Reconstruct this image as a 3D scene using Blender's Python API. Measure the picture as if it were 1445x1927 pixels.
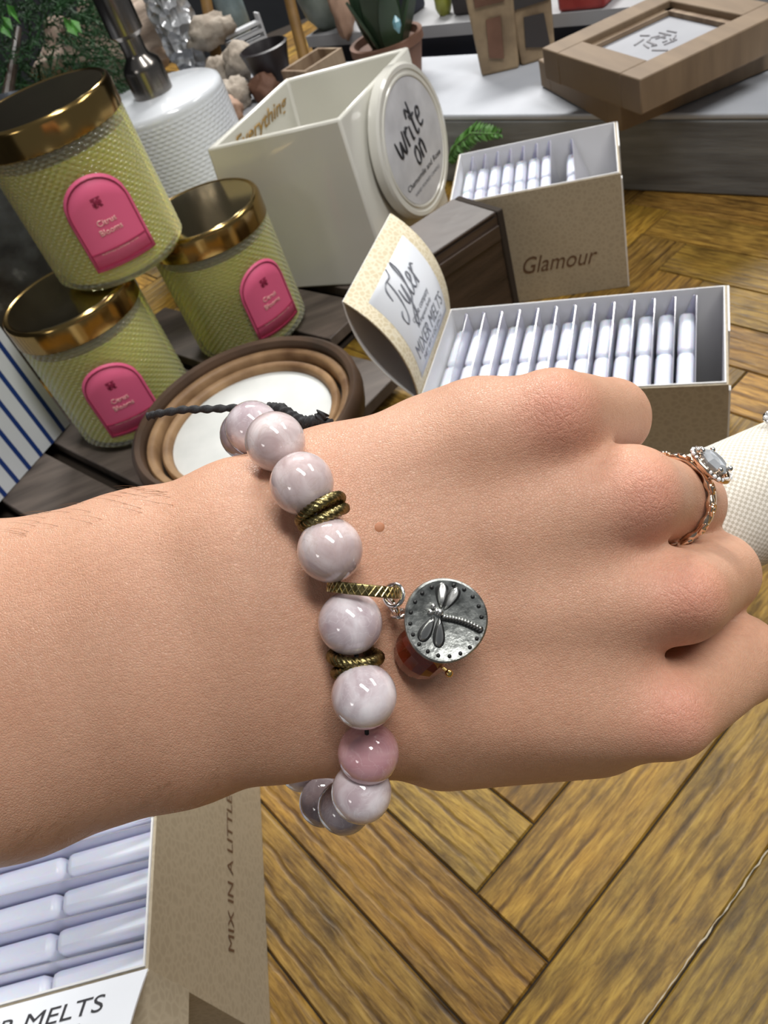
import bpy, bmesh, math, random
import numpy as np
from mathutils import Vector, Matrix
random.seed(7); rng = np.random.default_rng(7)
for o in list(bpy.data.objects): bpy.data.objects.remove(o)
S = bpy.context.scene; C = S.collection
# ---------------- camera ----------------
F = 1500.0; CX, CY = 722.5, 963.5; H = 0.40
pa, ra = math.radians(44), math.radians(22)
up = np.array([-math.sin(ra)*math.cos(pa), -math.cos(ra)*math.cos(pa), -math.sin(pa)])
fw = np.array([0, 0, 1.]); yy = fw-fw@up*up; yy /= np.linalg.norm(yy)
R = np.array([np.cross(yy, up), yy, up])          # rows: world axes seen from the camera
cam = bpy.data.cameras.new('camera'); camo = bpy.data.objects.new('camera', cam); C.objects.link(camo)
M = Matrix.Identity(4)
for i in range(3):
    M[i][0] = R[i, 0]; M[i][1] = -R[i, 1]; M[i][2] = -R[i, 2]
M[2][3] = H
camo.matrix_world = M
cam.sensor_fit = 'VERTICAL'; cam.sensor_height = 36; cam.sensor_width = 27; cam.lens = F/1927*36
cam.clip_start = 0.01; cam.clip_end = 50
cam.dof.use_dof = True; cam.dof.focus_distance = 0.138; cam.dof.aperture_fstop = 60
S.camera = camo
S.view_settings.view_transform = 'Standard'; S.view_settings.look = 'None'
S.view_settings.exposure = 0.0; S.view_settings.gamma = 1; S.view_settings.use_curve_mapping = False
# ---------------- light ----------------
w = bpy.data.worlds.new('room_light'); S.world = w; w.use_nodes = True
w.node_tree.nodes['Background'].inputs[0].default_value = (0.93, 0.96, 1.0, 1)
w.node_tree.nodes['Background'].inputs[1].default_value = 0.13
def area(name, d, dist, size, power, along=(.585, -.81, 0), col=(1, .98, .95)):
    l = bpy.data.lights.new(name, 'AREA'); l.shape = 'RECTANGLE'; l.size, l.size_y = size; l.energy = power; l.color = col
    o = bpy.data.objects.new(name, l); C.objects.link(o)
    p = Vector((0, 0.1, 0.3))+Vector(d).normalized()*dist
    z = (p-Vector((0, 0.15, 0.3))).normalized(); x = Vector(along); x = (x-x.dot(z)*z).normalized(); y = z.cross(x)
    m = Matrix((x, y, z)).transposed().to_4x4(); m.translation = p; o.matrix_world = m
    return o
area('ceiling_panel_light', (.278, -.13, .952), 1.9, (1.2, .30), 33)
area('ceiling_panel_light', (-.734, -.485, .469), 3.9, (1.2, .5), 13)
area('ceiling_panel_light', (.25, .85, .62), 3.0, (1.2, .4), 84, (1, 0, 0))
area('ceiling_panel_light', (.9, .2, .75), 2.6, (1.2, .4), 16)

# ---------------- projection helpers ----------------
def ray(px, py): return R@np.array([(px-CX)/F, (py-CY)/F, 1.0])
def HP(px, py, d): return Vector(ray(px, py)*d+np.array([0, 0, H]))
def hit(px, py, z):
    v = ray(px, py); return Vector(v*((z-H)/v[2])+np.array([0, 0, H]))
def W2C(v): return R.T@(np.array(v)-np.array([0, 0, H]))

# ---------------- materials ----------------
class NT:
    def __init__(s, m): s.t = m.node_tree; s.n = s.t.nodes; s.l = s.t.links
    def add(s, typ, inp=None, **kw):
        n = s.n.new(typ)
        for k, v in kw.items(): setattr(n, k, v)
        for k, v in (inp or {}).items(): s.put(n.inputs[k], v)
        return n
    def put(s, i, v):
        if isinstance(v, bpy.types.NodeSocket): s.l.new(v, i)
        elif isinstance(v, bpy.types.Node): s.l.new(v.outputs[0], i)
        else: i.default_value = v
def mat(name, col=(.8, .8, .8), rough=.5, metal=0, **kw):
    m = bpy.data.materials.new(name); m.use_nodes = True; t = NT(m); b = t.n['Principled BSDF']
    b.inputs['Base Color'].default_value = (*col, 1); b.inputs['Roughness'].default_value = rough; b.inputs['Metallic'].default_value = metal
    for k, v in kw.items():
        k = k.replace('_', ' '); b.inputs[k].default_value = v
    m['_'] = 1
    return m, t, b
def ramp(t, fac, stops):
    r = t.add('ShaderNodeValToRGB', {0: fac}); e = r.color_ramp.elements
    while len(e) < len(stops): e.new(.5)
    for i, (p, c) in enumerate(stops): e[i].position = p; e[i].color = (*c, 1) if len(c) == 3 else c
    return r
def noisy(name, c1, c2, scale, rough=.6, bump=0., detail=6, stretch=None, lo=.3, hi=.7, metal=0, bs=None, dist=.001, **kw):
    m, t, b = mat(name, c1, rough, metal, **kw)
    tc = t.add('ShaderNodeTexCoord'); v = tc.outputs['Object']
    if stretch: v = t.add('ShaderNodeMapping', {0: v, 3: stretch}).outputs[0]
    n = t.add('ShaderNodeTexNoise', {'Vector': v, 'Scale': scale, 'Detail': detail})
    r = ramp(t, n.outputs[0], [(lo, c1), (hi, c2)]); t.put(b.inputs['Base Color'], r)
    if bump:
        n2 = t.add('ShaderNodeTexNoise', {'Vector': v, 'Scale': bs or scale*3, 'Detail': 4})
        t.put(b.inputs['Normal'], t.add('ShaderNodeBump', {'Height': n2.outputs[0], 'Strength': bump, 'Distance': dist}))
    return m
def emboss_free_glass(name, col, rough=.05, trans=.8, edge=.5):
    m = bpy.data.materials.new(name); m.use_nodes = True; t = NT(m); t.n.remove(t.n['Principled BSDF'])
    tr = t.add('ShaderNodeBsdfTransparent', {0: (*col, 1)}); gl = t.add('ShaderNodeBsdfPrincipled', {'Base Color': (*col, 1), 'Roughness': rough, 'Coat Weight': 1.0, 'Coat Roughness': .03})
    fr = t.add('ShaderNodeLayerWeight', {0: edge}); mp = t.add('ShaderNodeMapRange', {0: fr.outputs['Facing'], 1: 0., 2: 1., 3: 1-trans, 4: 1.})
    mx = t.add('ShaderNodeMixShader', {0: mp, 1: tr, 2: gl})
    g2 = t.add('ShaderNodeBsdfGlossy', {0: (1, 1, 1, 1), 'Roughness': rough}); f2 = t.add('ShaderNodeFresnel', {0: 1.45})
    m2 = t.add('ShaderNodeMixShader', {0: f2, 1: mx, 2: g2})
    t.put(t.n['Material Output'].inputs[0], m2); return m

# skin -------------------------------------------------
KN = {'index': (1050, 775, .134), 'middle': (1225, 935, .134), 'ring': (1300, 1125, .134), 'little': (1275, 1335, .138)}
m_skin, t, b = mat('skin', (.62, .34, .23), .46)
b.inputs['Subsurface Weight'].default_value = .25; b.inputs['Subsurface Radius'].default_value = (1, .35, .2); b.inputs['Subsurface Scale'].default_value = .003
b.inputs['Specular IOR Level'].default_value = .4
at = t.add('ShaderNodeAttribute', attribute_name='skin_tint'); tc = t.add('ShaderNodeTexCoord')
n1 = t.add('ShaderNodeTexNoise', {'Vector': tc.outputs['Object'], 'Scale': 55., 'Detail': 5})
n2 = t.add('ShaderNodeTexNoise', {'Vector': tc.outputs['Object'], 'Scale': 900., 'Detail': 3})
base = ramp(t, n1.outputs[0], [(.3, (.58, .315, .205)), (.7, (.64, .37, .25))])
mx = t.add('ShaderNodeMix', data_type='RGBA', blend_type='MULTIPLY'); t.put(mx.inputs[0], 1.); t.put(mx.inputs[6], base); t.put(mx.inputs[7], at.outputs[0])
mx2 = t.add('ShaderNodeMix', data_type='RGBA', blend_type='MULTIPLY'); t.put(mx2.inputs[0], .35); t.put(mx2.inputs[6], mx.outputs[2])
t.put(mx2.inputs[7], ramp(t, n2.outputs[0], [(.3, (.8, .72, .68)), (.65, (1, 1, 1))])); t.put(b.inputs['Base Color'], mx2.outputs[2])
mp = t.add('ShaderNodeMapping', {0: tc.outputs['Object'], 3: (1, 1, 1)})
vo = t.add('ShaderNodeTexVoronoi', {'Vector': mp, 'Scale': 1900.}, feature='DISTANCE_TO_EDGE')
vr = ramp(t, vo.outputs[0], [(0, (0, 0, 0)), (.18, (1, 1, 1))])
wv = t.add('ShaderNodeTexNoise', {'Vector': t.add('ShaderNodeMapping', {0: tc.outputs['Object'], 2: (0, 0, .45), 3: (1.0, 3.2, 1.0)}), 'Scale': 420., 'Detail': 5})
ad = t.add('ShaderNodeMath', {0: vr.outputs[0], 1: wv.outputs[0]}, operation='ADD')
vk = t.add('ShaderNodeTexVoronoi', {'Vector': t.add('ShaderNodeMapping', {0: tc.outputs['Object'], 2: (0, 0, .6), 3: (1.6, .8, 1)}), 'Scale': 620.}, feature='DISTANCE_TO_EDGE')
vkr = ramp(t, vk.outputs[0], [(0, (0, 0, 0)), (.16, (1, 1, 1))])
vm = t.add('ShaderNodeMath', {0: vkr.outputs[0], 1: at.outputs['Alpha']}, operation='MULTIPLY'); vm2 = t.add('ShaderNodeMath', {0: vm, 1: 1.6}, operation='MULTIPLY')
ad2 = t.add('ShaderNodeMath', {0: ad, 1: vm2}, operation='ADD')
t.put(b.inputs['Normal'], t.add('ShaderNodeBump', {'Height': ad2, 'Strength': .30, 'Distance': .0003}))

m_brass = noisy('antique_brass', (.09, .070, .025), (.38, .31, .14), 700, .32, .2, metal=1, bs=2500, dist=.0002)
m_silver = noisy('antique_silver', (.20, .21, .20), (.66, .68, .65), 600, .38, .6, metal=1, bs=900, dist=.0002)
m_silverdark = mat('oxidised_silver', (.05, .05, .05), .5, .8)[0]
m_bright = mat('polished_silver', (.75, .74, .72), .15, 1)[0]
m_rose = mat('rose_gold', (.80, .62, .47), .13, 1)[0]
m_diamond = mat('clear_stone', (.80, .82, .84), .03, .0, Coat_Weight=1.)[0]
m_centre = emboss_free_glass('center_stone', (.62, .66, .70), .02, .5, .4)
m_amber = mat('amber_glass', (.30, .05, .02), .06, 0, Coat_Weight=1., Transmission_Weight=.5)[0]
def bead_mat(name, c1, c2, vein):
    m, t, b = mat(name, c1, .07, 0, Coat_Weight=.8, Coat_Roughness=.02, Subsurface_Weight=.35, Subsurface_Scale=.004)
    b.inputs['Subsurface Radius'].default_value = (1, .8, .8)
    tc = t.add('ShaderNodeTexCoord')
    n = t.add('ShaderNodeTexNoise', {'Vector': tc.outputs['Object'], 'Scale': 130., 'Detail': 4, 'Distortion': 1.2})
    n2 = t.add('ShaderNodeTexNoise', {'Vector': tc.outputs['Object'], 'Scale': 220., 'Detail': 8, 'Distortion': 2.})
    r = ramp(t, n.outputs[0], [(.32, c1), (.68, c2)]); v = ramp(t, n2.outputs[0], [(.475, (0, 0, 0)), (.5, (1, 1, 1)), (.525, (0, 0, 0))])
    k = t.add('ShaderNodeMath', {0: v, 1: .28}, operation='MULTIPLY')
    mx = t.add('ShaderNodeMix', data_type='RGBA'); t.put(mx.inputs[0], k); t.put(mx.inputs[6], r); t.put(mx.inputs[7], (*vein, 1))
    t.put(b.inputs['Base Color'], mx.outputs[2]); return m
m_beads = [bead_mat('pale_quartz', (.52, .40, .40), (.86, .77, .77), (.50, .36, .30)),
           bead_mat('milky_quartz', (.48, .38, .41), (.84, .78, .81), (.86, .82, .84)),
           bead_mat('pink_quartz', (.52, .26, .29), (.66, .40, .43), (.80, .60, .62)),
           bead_mat('darker_quartz', (.30, .25, .27), (.44, .38, .41), (.66, .60, .63))]  # darker copy of the quartz, for beads behind and under the wrist
m_cord = noisy('black_cord', (.008, .008, .009), (.03, .03, .033), 3000, .8)
# linen
m_linen, t, b = mat('linen', (.74, .70, .62), .9)
uv = t.add('ShaderNodeUVMap'); ck = t.add('ShaderNodeTexChecker', {0: uv.outputs[0], 'Scale': 1., 1: (.86, .83, .75, 1), 2: (.60, .56, .47, 1)})
nn = t.add('ShaderNodeTexNoise', {'Vector': uv.outputs[0], 'Scale': .6})
mm = t.add('ShaderNodeMix', data_type='RGBA', blend_type='MULTIPLY'); t.put(mm.inputs[0], .4); t.put(mm.inputs[6], ck.outputs[0]); t.put(mm.inputs[7], ramp(t, nn.outputs[0], [(.3, (.75, .72, .68)), (.6, (1, 1, 1))]))
t.put(b.inputs['Base Color'], mm.outputs[2]); t.put(b.inputs['Normal'], t.add('ShaderNodeBump', {'Height': ck.outputs[1], 'Strength': .5, 'Distance': .0004}))
# table wood : uv along plank, plank tint attribute
m_wood, t, b = mat('herringbone_wood', (.3, .17, .05), .34, Specular_IOR_Level=.35)
uv = t.add('ShaderNodeUVMap'); at = t.add('ShaderNodeAttribute', attribute_name='plank_tint')
gr = t.add('ShaderNodeTexNoise', {'Vector': t.add('ShaderNodeMapping', {0: uv.outputs[0], 3: (45, 380, 1)}), 'Scale': 1., 'Detail': 9, 'Roughness': .72, 'Distortion': .4})
bl = t.add('ShaderNodeTexNoise', {'Vector': t.add('ShaderNodeMapping', {0: uv.outputs[0], 3: (20, 42, 1)}), 'Scale': 1., 'Detail': 9, 'Roughness': .65})
sw = t.add('ShaderNodeTexWave', {'Vector': t.add('ShaderNodeMapping', {0: uv.outputs[0], 1: (0, 0, 0), 3: (1, .9, 1)}), 'Scale': 30., 'Distortion': 1.3, 'Detail': 3, 'Detail Scale': 1.6}, wave_type='RINGS')
c1 = ramp(t, gr.outputs[0], [(.28, (.060, .030, .007)), (.44, (.23, .130, .024)), (.58, (.40, .245, .048)), (.75, (.55, .37, .10))])
c2 = ramp(t, bl.outputs[0], [(.32, (.26, .24, .24)), (.50, (.9, .9, .9)), (.8, (1.1, 1.0, .72))])
m1 = t.add('ShaderNodeMix', data_type='RGBA', blend_type='MULTIPLY'); t.put(m1.inputs[0], .85); t.put(m1.inputs[6], c1); t.put(m1.inputs[7], c2)
sc = ramp(t, sw.outputs[1], [(0, (.30, .24, .18)), (.18, (1, 1, 1))])
fd = ramp(t, t.add('ShaderNodeTexNoise', {'Vector': t.add('ShaderNodeMapping', {0: uv.outputs[0], 3: (9, 11, 1)}), 'Scale': 1.}).outputs[0], [(.42, (0, 0, 0)), (.60, (.8, .8, .8))])
m2 = t.add('ShaderNodeMix', data_type='RGBA', blend_type='MULTIPLY'); t.put(m2.inputs[0], fd); t.put(m2.inputs[6], m1.outputs[2]); t.put(m2.inputs[7], sc)
m3 = t.add('ShaderNodeMix', data_type='RGBA', blend_type='MULTIPLY'); t.put(m3.inputs[0], 1.); t.put(m3.inputs[6], m2.outputs[2]); t.put(m3.inputs[7], at.outputs[0])
t.put(b.inputs['Base Color'], m3.outputs[2])
ad = t.add('ShaderNodeMath', {0: gr.outputs[0], 1: sc}, operation='ADD')
t.put(b.inputs['Normal'], t.add('ShaderNodeBump', {'Height': ad, 'Strength': .5, 'Distance': .0008}))
t.put(b.inputs['Roughness'], t.add('ShaderNodeMapRange', {0: bl.outputs[0], 3: .34, 4: .55}))
m_gap = mat('dark_gap', (.02, .012, .006), .9)[0]
m_greywood = noisy('weathered_grey_wood', (.10, .10, .10), (.23, .24, .24), 9, .75, .3, stretch=(1, 1, 9), bs=40)
m_whitetop = noisy('white_painted_wood', (.36, .38, .42), (.46, .48, .52), 12, .6, .1)
m_slat = noisy('grey_brown_slat', (.055, .042, .034), (.14, .11, .09), 14, .6, .3, stretch=(1, 6, 1), bs=60)
m_dark = noisy('dark_brown_wood', (.018, .012, .009), (.065, .042, .030), 12, .45, .3, stretch=(1, 1, 7), bs=60)
m_kraft, t, b = mat('kraft_card', (.52, .43, .30), .75)
tc = t.add('ShaderNodeTexCoord'); vo = t.add('ShaderNodeTexVoronoi', {'Vector': tc.outputs['Object'], 'Scale': 260.}, feature='DISTANCE_TO_EDGE')
t.put(b.inputs['Base Color'], ramp(t, vo.outputs[0], [(0, (.45, .385, .28)), (.22, (.39, .33, .235))]))
m_cream, t, b = mat('cream_card', (.70, .62, .44), .7)
tc = t.add('ShaderNodeTexCoord'); vo = t.add('ShaderNodeTexVoronoi', {'Vector': tc.outputs['Object'], 'Scale': 300.}, feature='DISTANCE_TO_EDGE')
t.put(b.inputs['Base Color'], ramp(t, vo.outputs[0], [(0, (.82, .75, .58)), (.2, (.66, .57, .38))]))
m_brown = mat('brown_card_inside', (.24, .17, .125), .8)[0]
m_white = mat('white_card', (.80, .80, .80), .6)[0]
m_label = mat('white_label', (.78, .81, .86), .5)[0]
m_ink = mat('dark_ink', (.03, .03, .035), .6)[0]
m_greyink = mat('grey_ink', (.20, .21, .24), .6)[0]
m_brownink = mat('brown_ink', (.13, .07, .04), .6)[0]
m_goldink = mat('gold_ink', (.45, .27, .07), .35, .6)[0]
m_meltwax = mat('white_wax', (.80, .84, .93), .28, 0, Subsurface_Weight=.4, Subsurface_Scale=.003)[0]
m_clam = emboss_free_glass('clear_plastic', (.80, .80, .92), .12, .62, .35)
m_gold = mat('gold_lid', (.42, .28, .10), .16, 1)[0]
m_goldtop = noisy('lid_top', (.38, .30, .16), (.46, .37, .20), 30, .16, metal=1)
m_wax = mat('yellow_green_wax', (.84, .80, .14), .45, 0, Subsurface_Weight=.35, Subsurface_Scale=.01)[0]
m_glass = emboss_free_glass('jar_glass', (.93, .94, .72), .05, .90, .20)
m_pink = mat('pink_label', (.80, .13, .26), .55)[0]
m_red = mat('dark_red_print', (.32, .02, .07), .5)[0]
m_pale = mat('pale_print', (.95, .55, .50), .5)[0]
m_ceramic = noisy('cream_glaze', (.68, .67, .60), (.74, .73, .67), 8, .16, Coat_Weight=.6)
m_hobwhite = mat('white_ceramic', (.72, .75, .79), .18, 0, Coat_Weight=.5)[0]
m_steel = mat('dark_steel', (.26, .24, .22), .22, 1)[0]
m_bowl = noisy('turned_wood', (.13, .062, .024), (.42, .26, .13), 30, .55, .3, stretch=(1, 1, 1), bs=220)
m_bowldark = noisy('bowl_bark', (.035, .02, .012), (.10, .055, .03), 20, .5, .3)
m_fill = noisy('white_filling', (.60, .62, .60), (.70, .71, .69), 40, .45)
m_stripe_w = mat('white_enamel', (.80, .84, .88), .35)[0]; m_stripe_b = mat('blue_stripe', (.012, .045, .22), .4)[0]; m_beige = mat('beige_side', (.42, .39, .32), .6)[0]
m_galv, t, b = mat('galvanised_metal', (.2, .22, .25), .45, .25)
tc = t.add('ShaderNodeTexCoord'); nn = t.add('ShaderNodeTexNoise', {'Vector': tc.outputs['Object'], 'Scale': 40., 'Detail': 6})
t.put(b.inputs['Base Color'], ramp(t, nn.outputs[0], [(.35, (.07, .075, .085)), (.6, (.16, .175, .20)), (.72, (.42, .46, .52))]))
m_green = noisy('dark_evergreen', (.006, .03, .010), (.03, .11, .03), 60, .6)
m_green2 = noisy('bright_leaf', (.05, .20, .03), (.14, .38, .08), 60, .5)
m_fern = noisy('fern_green', (.06, .17, .03), (.12, .28, .06), 60, .5)
m_snake = noisy('dark_leaf', (.010, .022, .012), (.05, .085, .045), 18, .35, stretch=(1, 1, .3))
m_rock = noisy('driftwood', (.16, .11, .08), (.50, .40, .32), 12, .8, .5, bs=60, dist=.004)
m_fibre = noisy('pale_fibre', (.20, .16, .12), (.48, .42, .35), 40, .85, .5, bs=160, dist=.002)
m_post = noisy('golden_post', (.12, .06, .015), (.34, .19, .05), 20, .6)
m_film, t, b = mat('crinkled_film', (.55, .56, .58), .18, .35)
tc = t.add('ShaderNodeTexCoord'); vo = t.add('ShaderNodeTexVoronoi', {'Vector': tc.outputs['Object'], 'Scale': 55.}); t.put(b.inputs['Normal'], t.add('ShaderNodeBump', {'Height': vo.outputs[0], 'Strength': 1., 'Distance': .02}))
m_bluegrey = noisy('blue_grey_glaze', (.10, .14, .15), (.30, .38, .40), 30, .35)
m_sage = noisy('sage_glaze', (.12, .15, .13), (.26, .30, .27), 30, .4)
m_paper = mat('white_paper', (.52, .53, .55), .6)[0]
m_blackpot = mat('dark_pot', (.018, .014, .016), .4)[0]
m_terra = noisy('brown_pot', (.10, .045, .025), (.22, .11, .07), 20, .7)
m_peach = noisy('peach_stone', (.30, .18, .12), (.55, .36, .26), 30, .7)
m_boxwood = noisy('pale_box_wood', (.16, .10, .06), (.36, .27, .18), 14, .7, stretch=(1, 6, 1))
m_frame = noisy('frame_wood', (.155, .105, .062), (.235, .165, .10), 8, .65, .2, stretch=(6, 1, 1), bs=50)
m_print = noisy('grey_print', (.26, .265, .29), (.36, .37, .40), 9, .6)
m_printink = mat('print_ink', (.25, .245, .26), .7)[0]
m_bag = noisy('kraft_bag', (.16, .11, .065), (.34, .25, .15), 30, .6, .6, bs=60, dist=.003)
m_bagdark = mat('bag_print', (.035, .03, .03), .6)[0]
m_redpkg = noisy('red_package', (.25, .02, .02), (.45, .06, .05), 30, .4)
m_lemon = mat('yellow_green_glass', (.28, .30, .05), .3)[0]
m_cyan = mat('pale_blue_gem', (.20, .42, .50), .2)[0]
m_shelf = noisy('shelf_edge', (.28, .28, .29), (.36, .36, .37), 8, .6)
m_wall = noisy('dark_wall', (.020, .022, .026), (.035, .037, .042), 3, .9)
m_floor = noisy('dark_floor', (.03, .03, .035), (.05, .05, .055), 3, .8)
m_navy = mat('dark_navy', (.008, .010, .022), .6)[0]
m_hair = mat('arm_hair', (.30, .18, .10), .6)[0]

# ---------------- mesh builder ----------------
class MB:
    def __init__(s): s.v = []; s.f = []; s.uv = None
    def add(s, vs, fs):
        n = len(s.v); s.v += [Vector(p) for p in vs]; s.f += [tuple(i+n for i in f) for f in fs]; return s
    def box(s, a, b, M=None):
        x0, y0, z0 = a; x1, y1, z1 = b
        vs = [Vector(p) for p in ((x0, y0, z0), (x1, y0, z0), (x1, y1, z0), (x0, y1, z0), (x0, y0, z1), (x1, y0, z1), (x1, y1, z1), (x0, y1, z1))]
        if M is not None: vs = [M@p for p in vs]
        return s.add(vs, [(3, 2, 1, 0), (4, 5, 6, 7), (0, 1, 5, 4), (1, 2, 6, 5), (2, 3, 7, 6), (3, 0, 4, 7)])
    def prism(s, bot, top):
        n = len(bot); return s.add(list(bot)+list(top), [tuple(range(n-1, -1, -1)), tuple(range(n, 2*n))]+[(i, (i+1) % n, n+(i+1) % n, n+i) for i in range(n)])
    def lathe(s, prof, n=48, M=None, fn=None, cap=True):
        M = M or Matrix.Identity(4); vs = []; fs = []
        for j, (r, z) in enumerate(prof):
            for i in range(n):
                a = 2*math.pi*i/n; rr = r+(fn(a, z, j) if fn else 0); vs.append(M@Vector((rr*math.cos(a), rr*math.sin(a), z)))
        for j in range(len(prof)-1):
            for i in range(n):
                k = (i+1) % n; fs.append((j*n+i, j*n+k, (j+1)*n+k, (j+1)*n+i))
        if cap: fs.append(tuple(range(n-1, -1, -1))); fs.append(tuple(range((len(prof)-1)*n, len(prof)*n)))
        return s.add(vs, fs)
    def tube(s, pts, r, n=10, cap=True, tw=None):
        P = [Vector(p) for p in pts]; rs = r if isinstance(r, (list, tuple)) else [r]*len(P)
        t0 = (P[1]-P[0]).normalized(); u = t0.orthogonal().normalized(); vs = []; fs = []
        for i, p in enumerate(P):
            t = (P[min(i+1, len(P)-1)]-P[max(i-1, 0)]).normalized(); u = (u-u.dot(t)*t).normalized(); v = t.cross(u)
            for k in range(n):
                a = 2*math.pi*k/n; rr = rs[i]*(tw(a, i) if tw else 1); vs.append(p+u*math.cos(a)*rr+v*math.sin(a)*rr)
        for i in range(len(P)-1):
            for k in range(n): l = (k+1) % n; fs.append((i*n+k, i*n+l, (i+1)*n+l, (i+1)*n+k))
        if cap: fs.append(tuple(range(n-1, -1, -1))); fs.append(tuple(range((len(P)-1)*n, len(P)*n)))
        return s.add(vs, fs)
    def sphere(s, c, r, n=24, M3=None):
        c = Vector(c); r = Vector(r) if hasattr(r, '__len__') else Vector((r, r, r)); vs = []; fs = []; m = n//2
        for j in range(m+1):
            th = math.pi*j/m
            for i in range(n):
                ph = 2*math.pi*i/n; p = Vector((r.x*math.sin(th)*math.cos(ph), r.y*math.sin(th)*math.sin(ph), r.z*math.cos(th)))
                vs.append(c+(M3@p if M3 else p))
        for j in range(m):
            for i in range(n): k = (i+1) % n; fs.append((j*n+i, (j+1)*n+i, (j+1)*n+k, j*n+k))
        return s.add(vs, fs)
    def torus(s, c, ax, R_, r, N=64, n=12, fn=None, sq=None):
        ax = Vector(ax).normalized(); u = ax.orthogonal().normalized(); v = ax.cross(u); c = Vector(c); vs = []; fs = []
        for i in range(N):
            a = 2*math.pi*i/N; d = u*math.cos(a)+v*math.sin(a)
            for k in range(n):
                b_ = 2*math.pi*k/n; rr = r*(fn(a, b_) if fn else 1); x, y = math.cos(b_), math.sin(b_)
                if sq: x, y = sq[0]*math.copysign(abs(x)**.4, x), sq[1]*math.copysign(abs(y)**.4, y)
                vs.append(c+d*(R_+rr*x)+ax*(rr*y))
        for i in range(N):
            for k in range(n): i2, k2 = (i+1) % N, (k+1) % n; fs.append((i*n+k, i2*n+k, i2*n+k2, i*n+k2))
        return s.add(vs, fs)
    def sheet(s, P, Q, th=.0006):
        """solid ribbon between two polylines P and Q with a real thickness"""
        n = len(P); P = [Vector(p) for p in P]; Q = [Vector(q) for q in Q]; A = []
        for i in range(n):
            t = P[min(i+1, n-1)]-P[max(i-1, 0)]; nn_ = t.cross(Q[i]-P[i]).normalized()*th/2; A.append(nn_)
        vs = [p+a for p, a in zip(P, A)]+[q+a for q, a in zip(Q, A)]+[p-a for p, a in zip(P, A)]+[q-a for q, a in zip(Q, A)]; fs = []
        for i in range(n-1):
            fs += [(i, i+1, n+i+1, n+i), (2*n+i, 3*n+i, 3*n+i+1, 2*n+i+1), (i, 2*n+i, 2*n+i+1, i+1), (n+i, n+i+1, 3*n+i+1, 3*n+i)]
        fs += [(0, n, 3*n, 2*n), (n-1, 3*n-1, 4*n-1, 2*n-1)]
        return s.add(vs, fs)
def link(name, me, m, parent=None, space='world', smooth=35, bevel=0, subs=0):
    o = bpy.data.objects.new(name, me); C.objects.link(o)
    if m: me.materials.append(m)
    if parent is not None:
        o.parent = parent
        if space == 'world': me.transform(wm(parent).inverted())
    if smooth:
        me.shade_smooth()
        if smooth < 180: me.set_sharp_from_angle(angle=math.radians(smooth))
    if bevel:
        bm_ = o.modifiers.new('bevel', 'BEVEL'); bm_.width = bevel; bm_.segments = 2; bm_.limit_method = 'ANGLE'
    if subs: sb = o.modifiers.new('sub', 'SUBSURF'); sb.levels = subs; sb.render_levels = subs
    return o
def wm(o):
    m = o.matrix_basis.copy()
    while o.parent is not None: o = o.parent; m = o.matrix_basis@m
    return m
def obj(name, mb, m, parent=None, space='world', fix=True, **kw):
    me = bpy.data.meshes.new(name); me.from_pydata([tuple(v) for v in mb.v], [], mb.f); me.update()
    if fix:
        bm = bmesh.new(); bm.from_mesh(me); bmesh.ops.remove_doubles(bm, verts=bm.verts, dist=1e-7); bmesh.ops.recalc_face_normals(bm, faces=bm.faces); bm.to_mesh(me); bm.free()
    return link(name, me, m, parent, space, **kw)
def tag(o, label=None, cat=None, group=None, kind=None):
    if label: o['label'] = label
    if cat: o['category'] = cat
    if group: o['group'] = group
    if kind: o['kind'] = kind
    return o
def thing(name, loc, rz, label, cat, group=None, M=None):
    o = bpy.data.objects.new(name, None); C.objects.link(o); o.empty_display_size = .01
    if M is not None: o.matrix_basis = M
    else: o.location = loc; o.rotation_euler = (0, 0, rz); o.matrix_basis = Matrix.Translation(loc)@Matrix.Rotation(rz, 4, 'Z')
    return tag(o, label, cat, group)
def copy_tree(o, parent=None):
    c = o.copy(); C.objects.link(c)
    if parent is not None: c.parent = parent
    for ch in list(o.children): copy_tree(ch, c)
    return c
def structure(name, mb, m, **kw): return tag(obj(name, mb, m, **kw), kind='structure')
def basis(x, y, z, p):
    m = Matrix((Vector(x), Vector(y), Vector(z))).transposed().to_4x4(); m.translation = Vector(p); return m
def text(name, s, size, m, parent, M, width=None, shear=0, bold=0, depth=.00006, fn=None, sx=1, space='world'):
    """lettering: local x along the line, y up, z out of the surface"""
    cu = bpy.data.curves.new(name, 'FONT'); cu.body = s; cu.size = 1; cu.align_x = 'CENTER'; cu.align_y = 'CENTER'; cu.shear = shear; cu.offset = bold; cu.resolution_u = 4
    t_ = bpy.data.objects.new('tmp_text', cu); C.objects.link(t_)
    dg = bpy.context.evaluated_depsgraph_get(); me = bpy.data.meshes.new_from_object(t_.evaluated_get(dg)); bpy.data.objects.remove(t_)
    xs = [v.co.x for v in me.vertices]; k = size
    if width: kx = width/(max(xs)-min(xs))
    else: kx = k*sx
    bm = bmesh.new(); bm.from_mesh(me)
    if fn: bmesh.ops.triangulate(bm, faces=bm.faces)
    ext = bmesh.ops.extrude_face_region(bm, geom=bm.faces[:]); vv = {e for e in ext['geom'] if isinstance(e, bmesh.types.BMVert)}
    for v in bm.verts:
        p = Vector((v.co.x*kx, v.co.y*k, depth if v in vv else 0)); p = fn(p) if fn else p; v.co = M@p
    bm.to_mesh(me); bm.free(); me.materials.clear()
    return link(name, me, m, parent, space, smooth=0)

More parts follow.
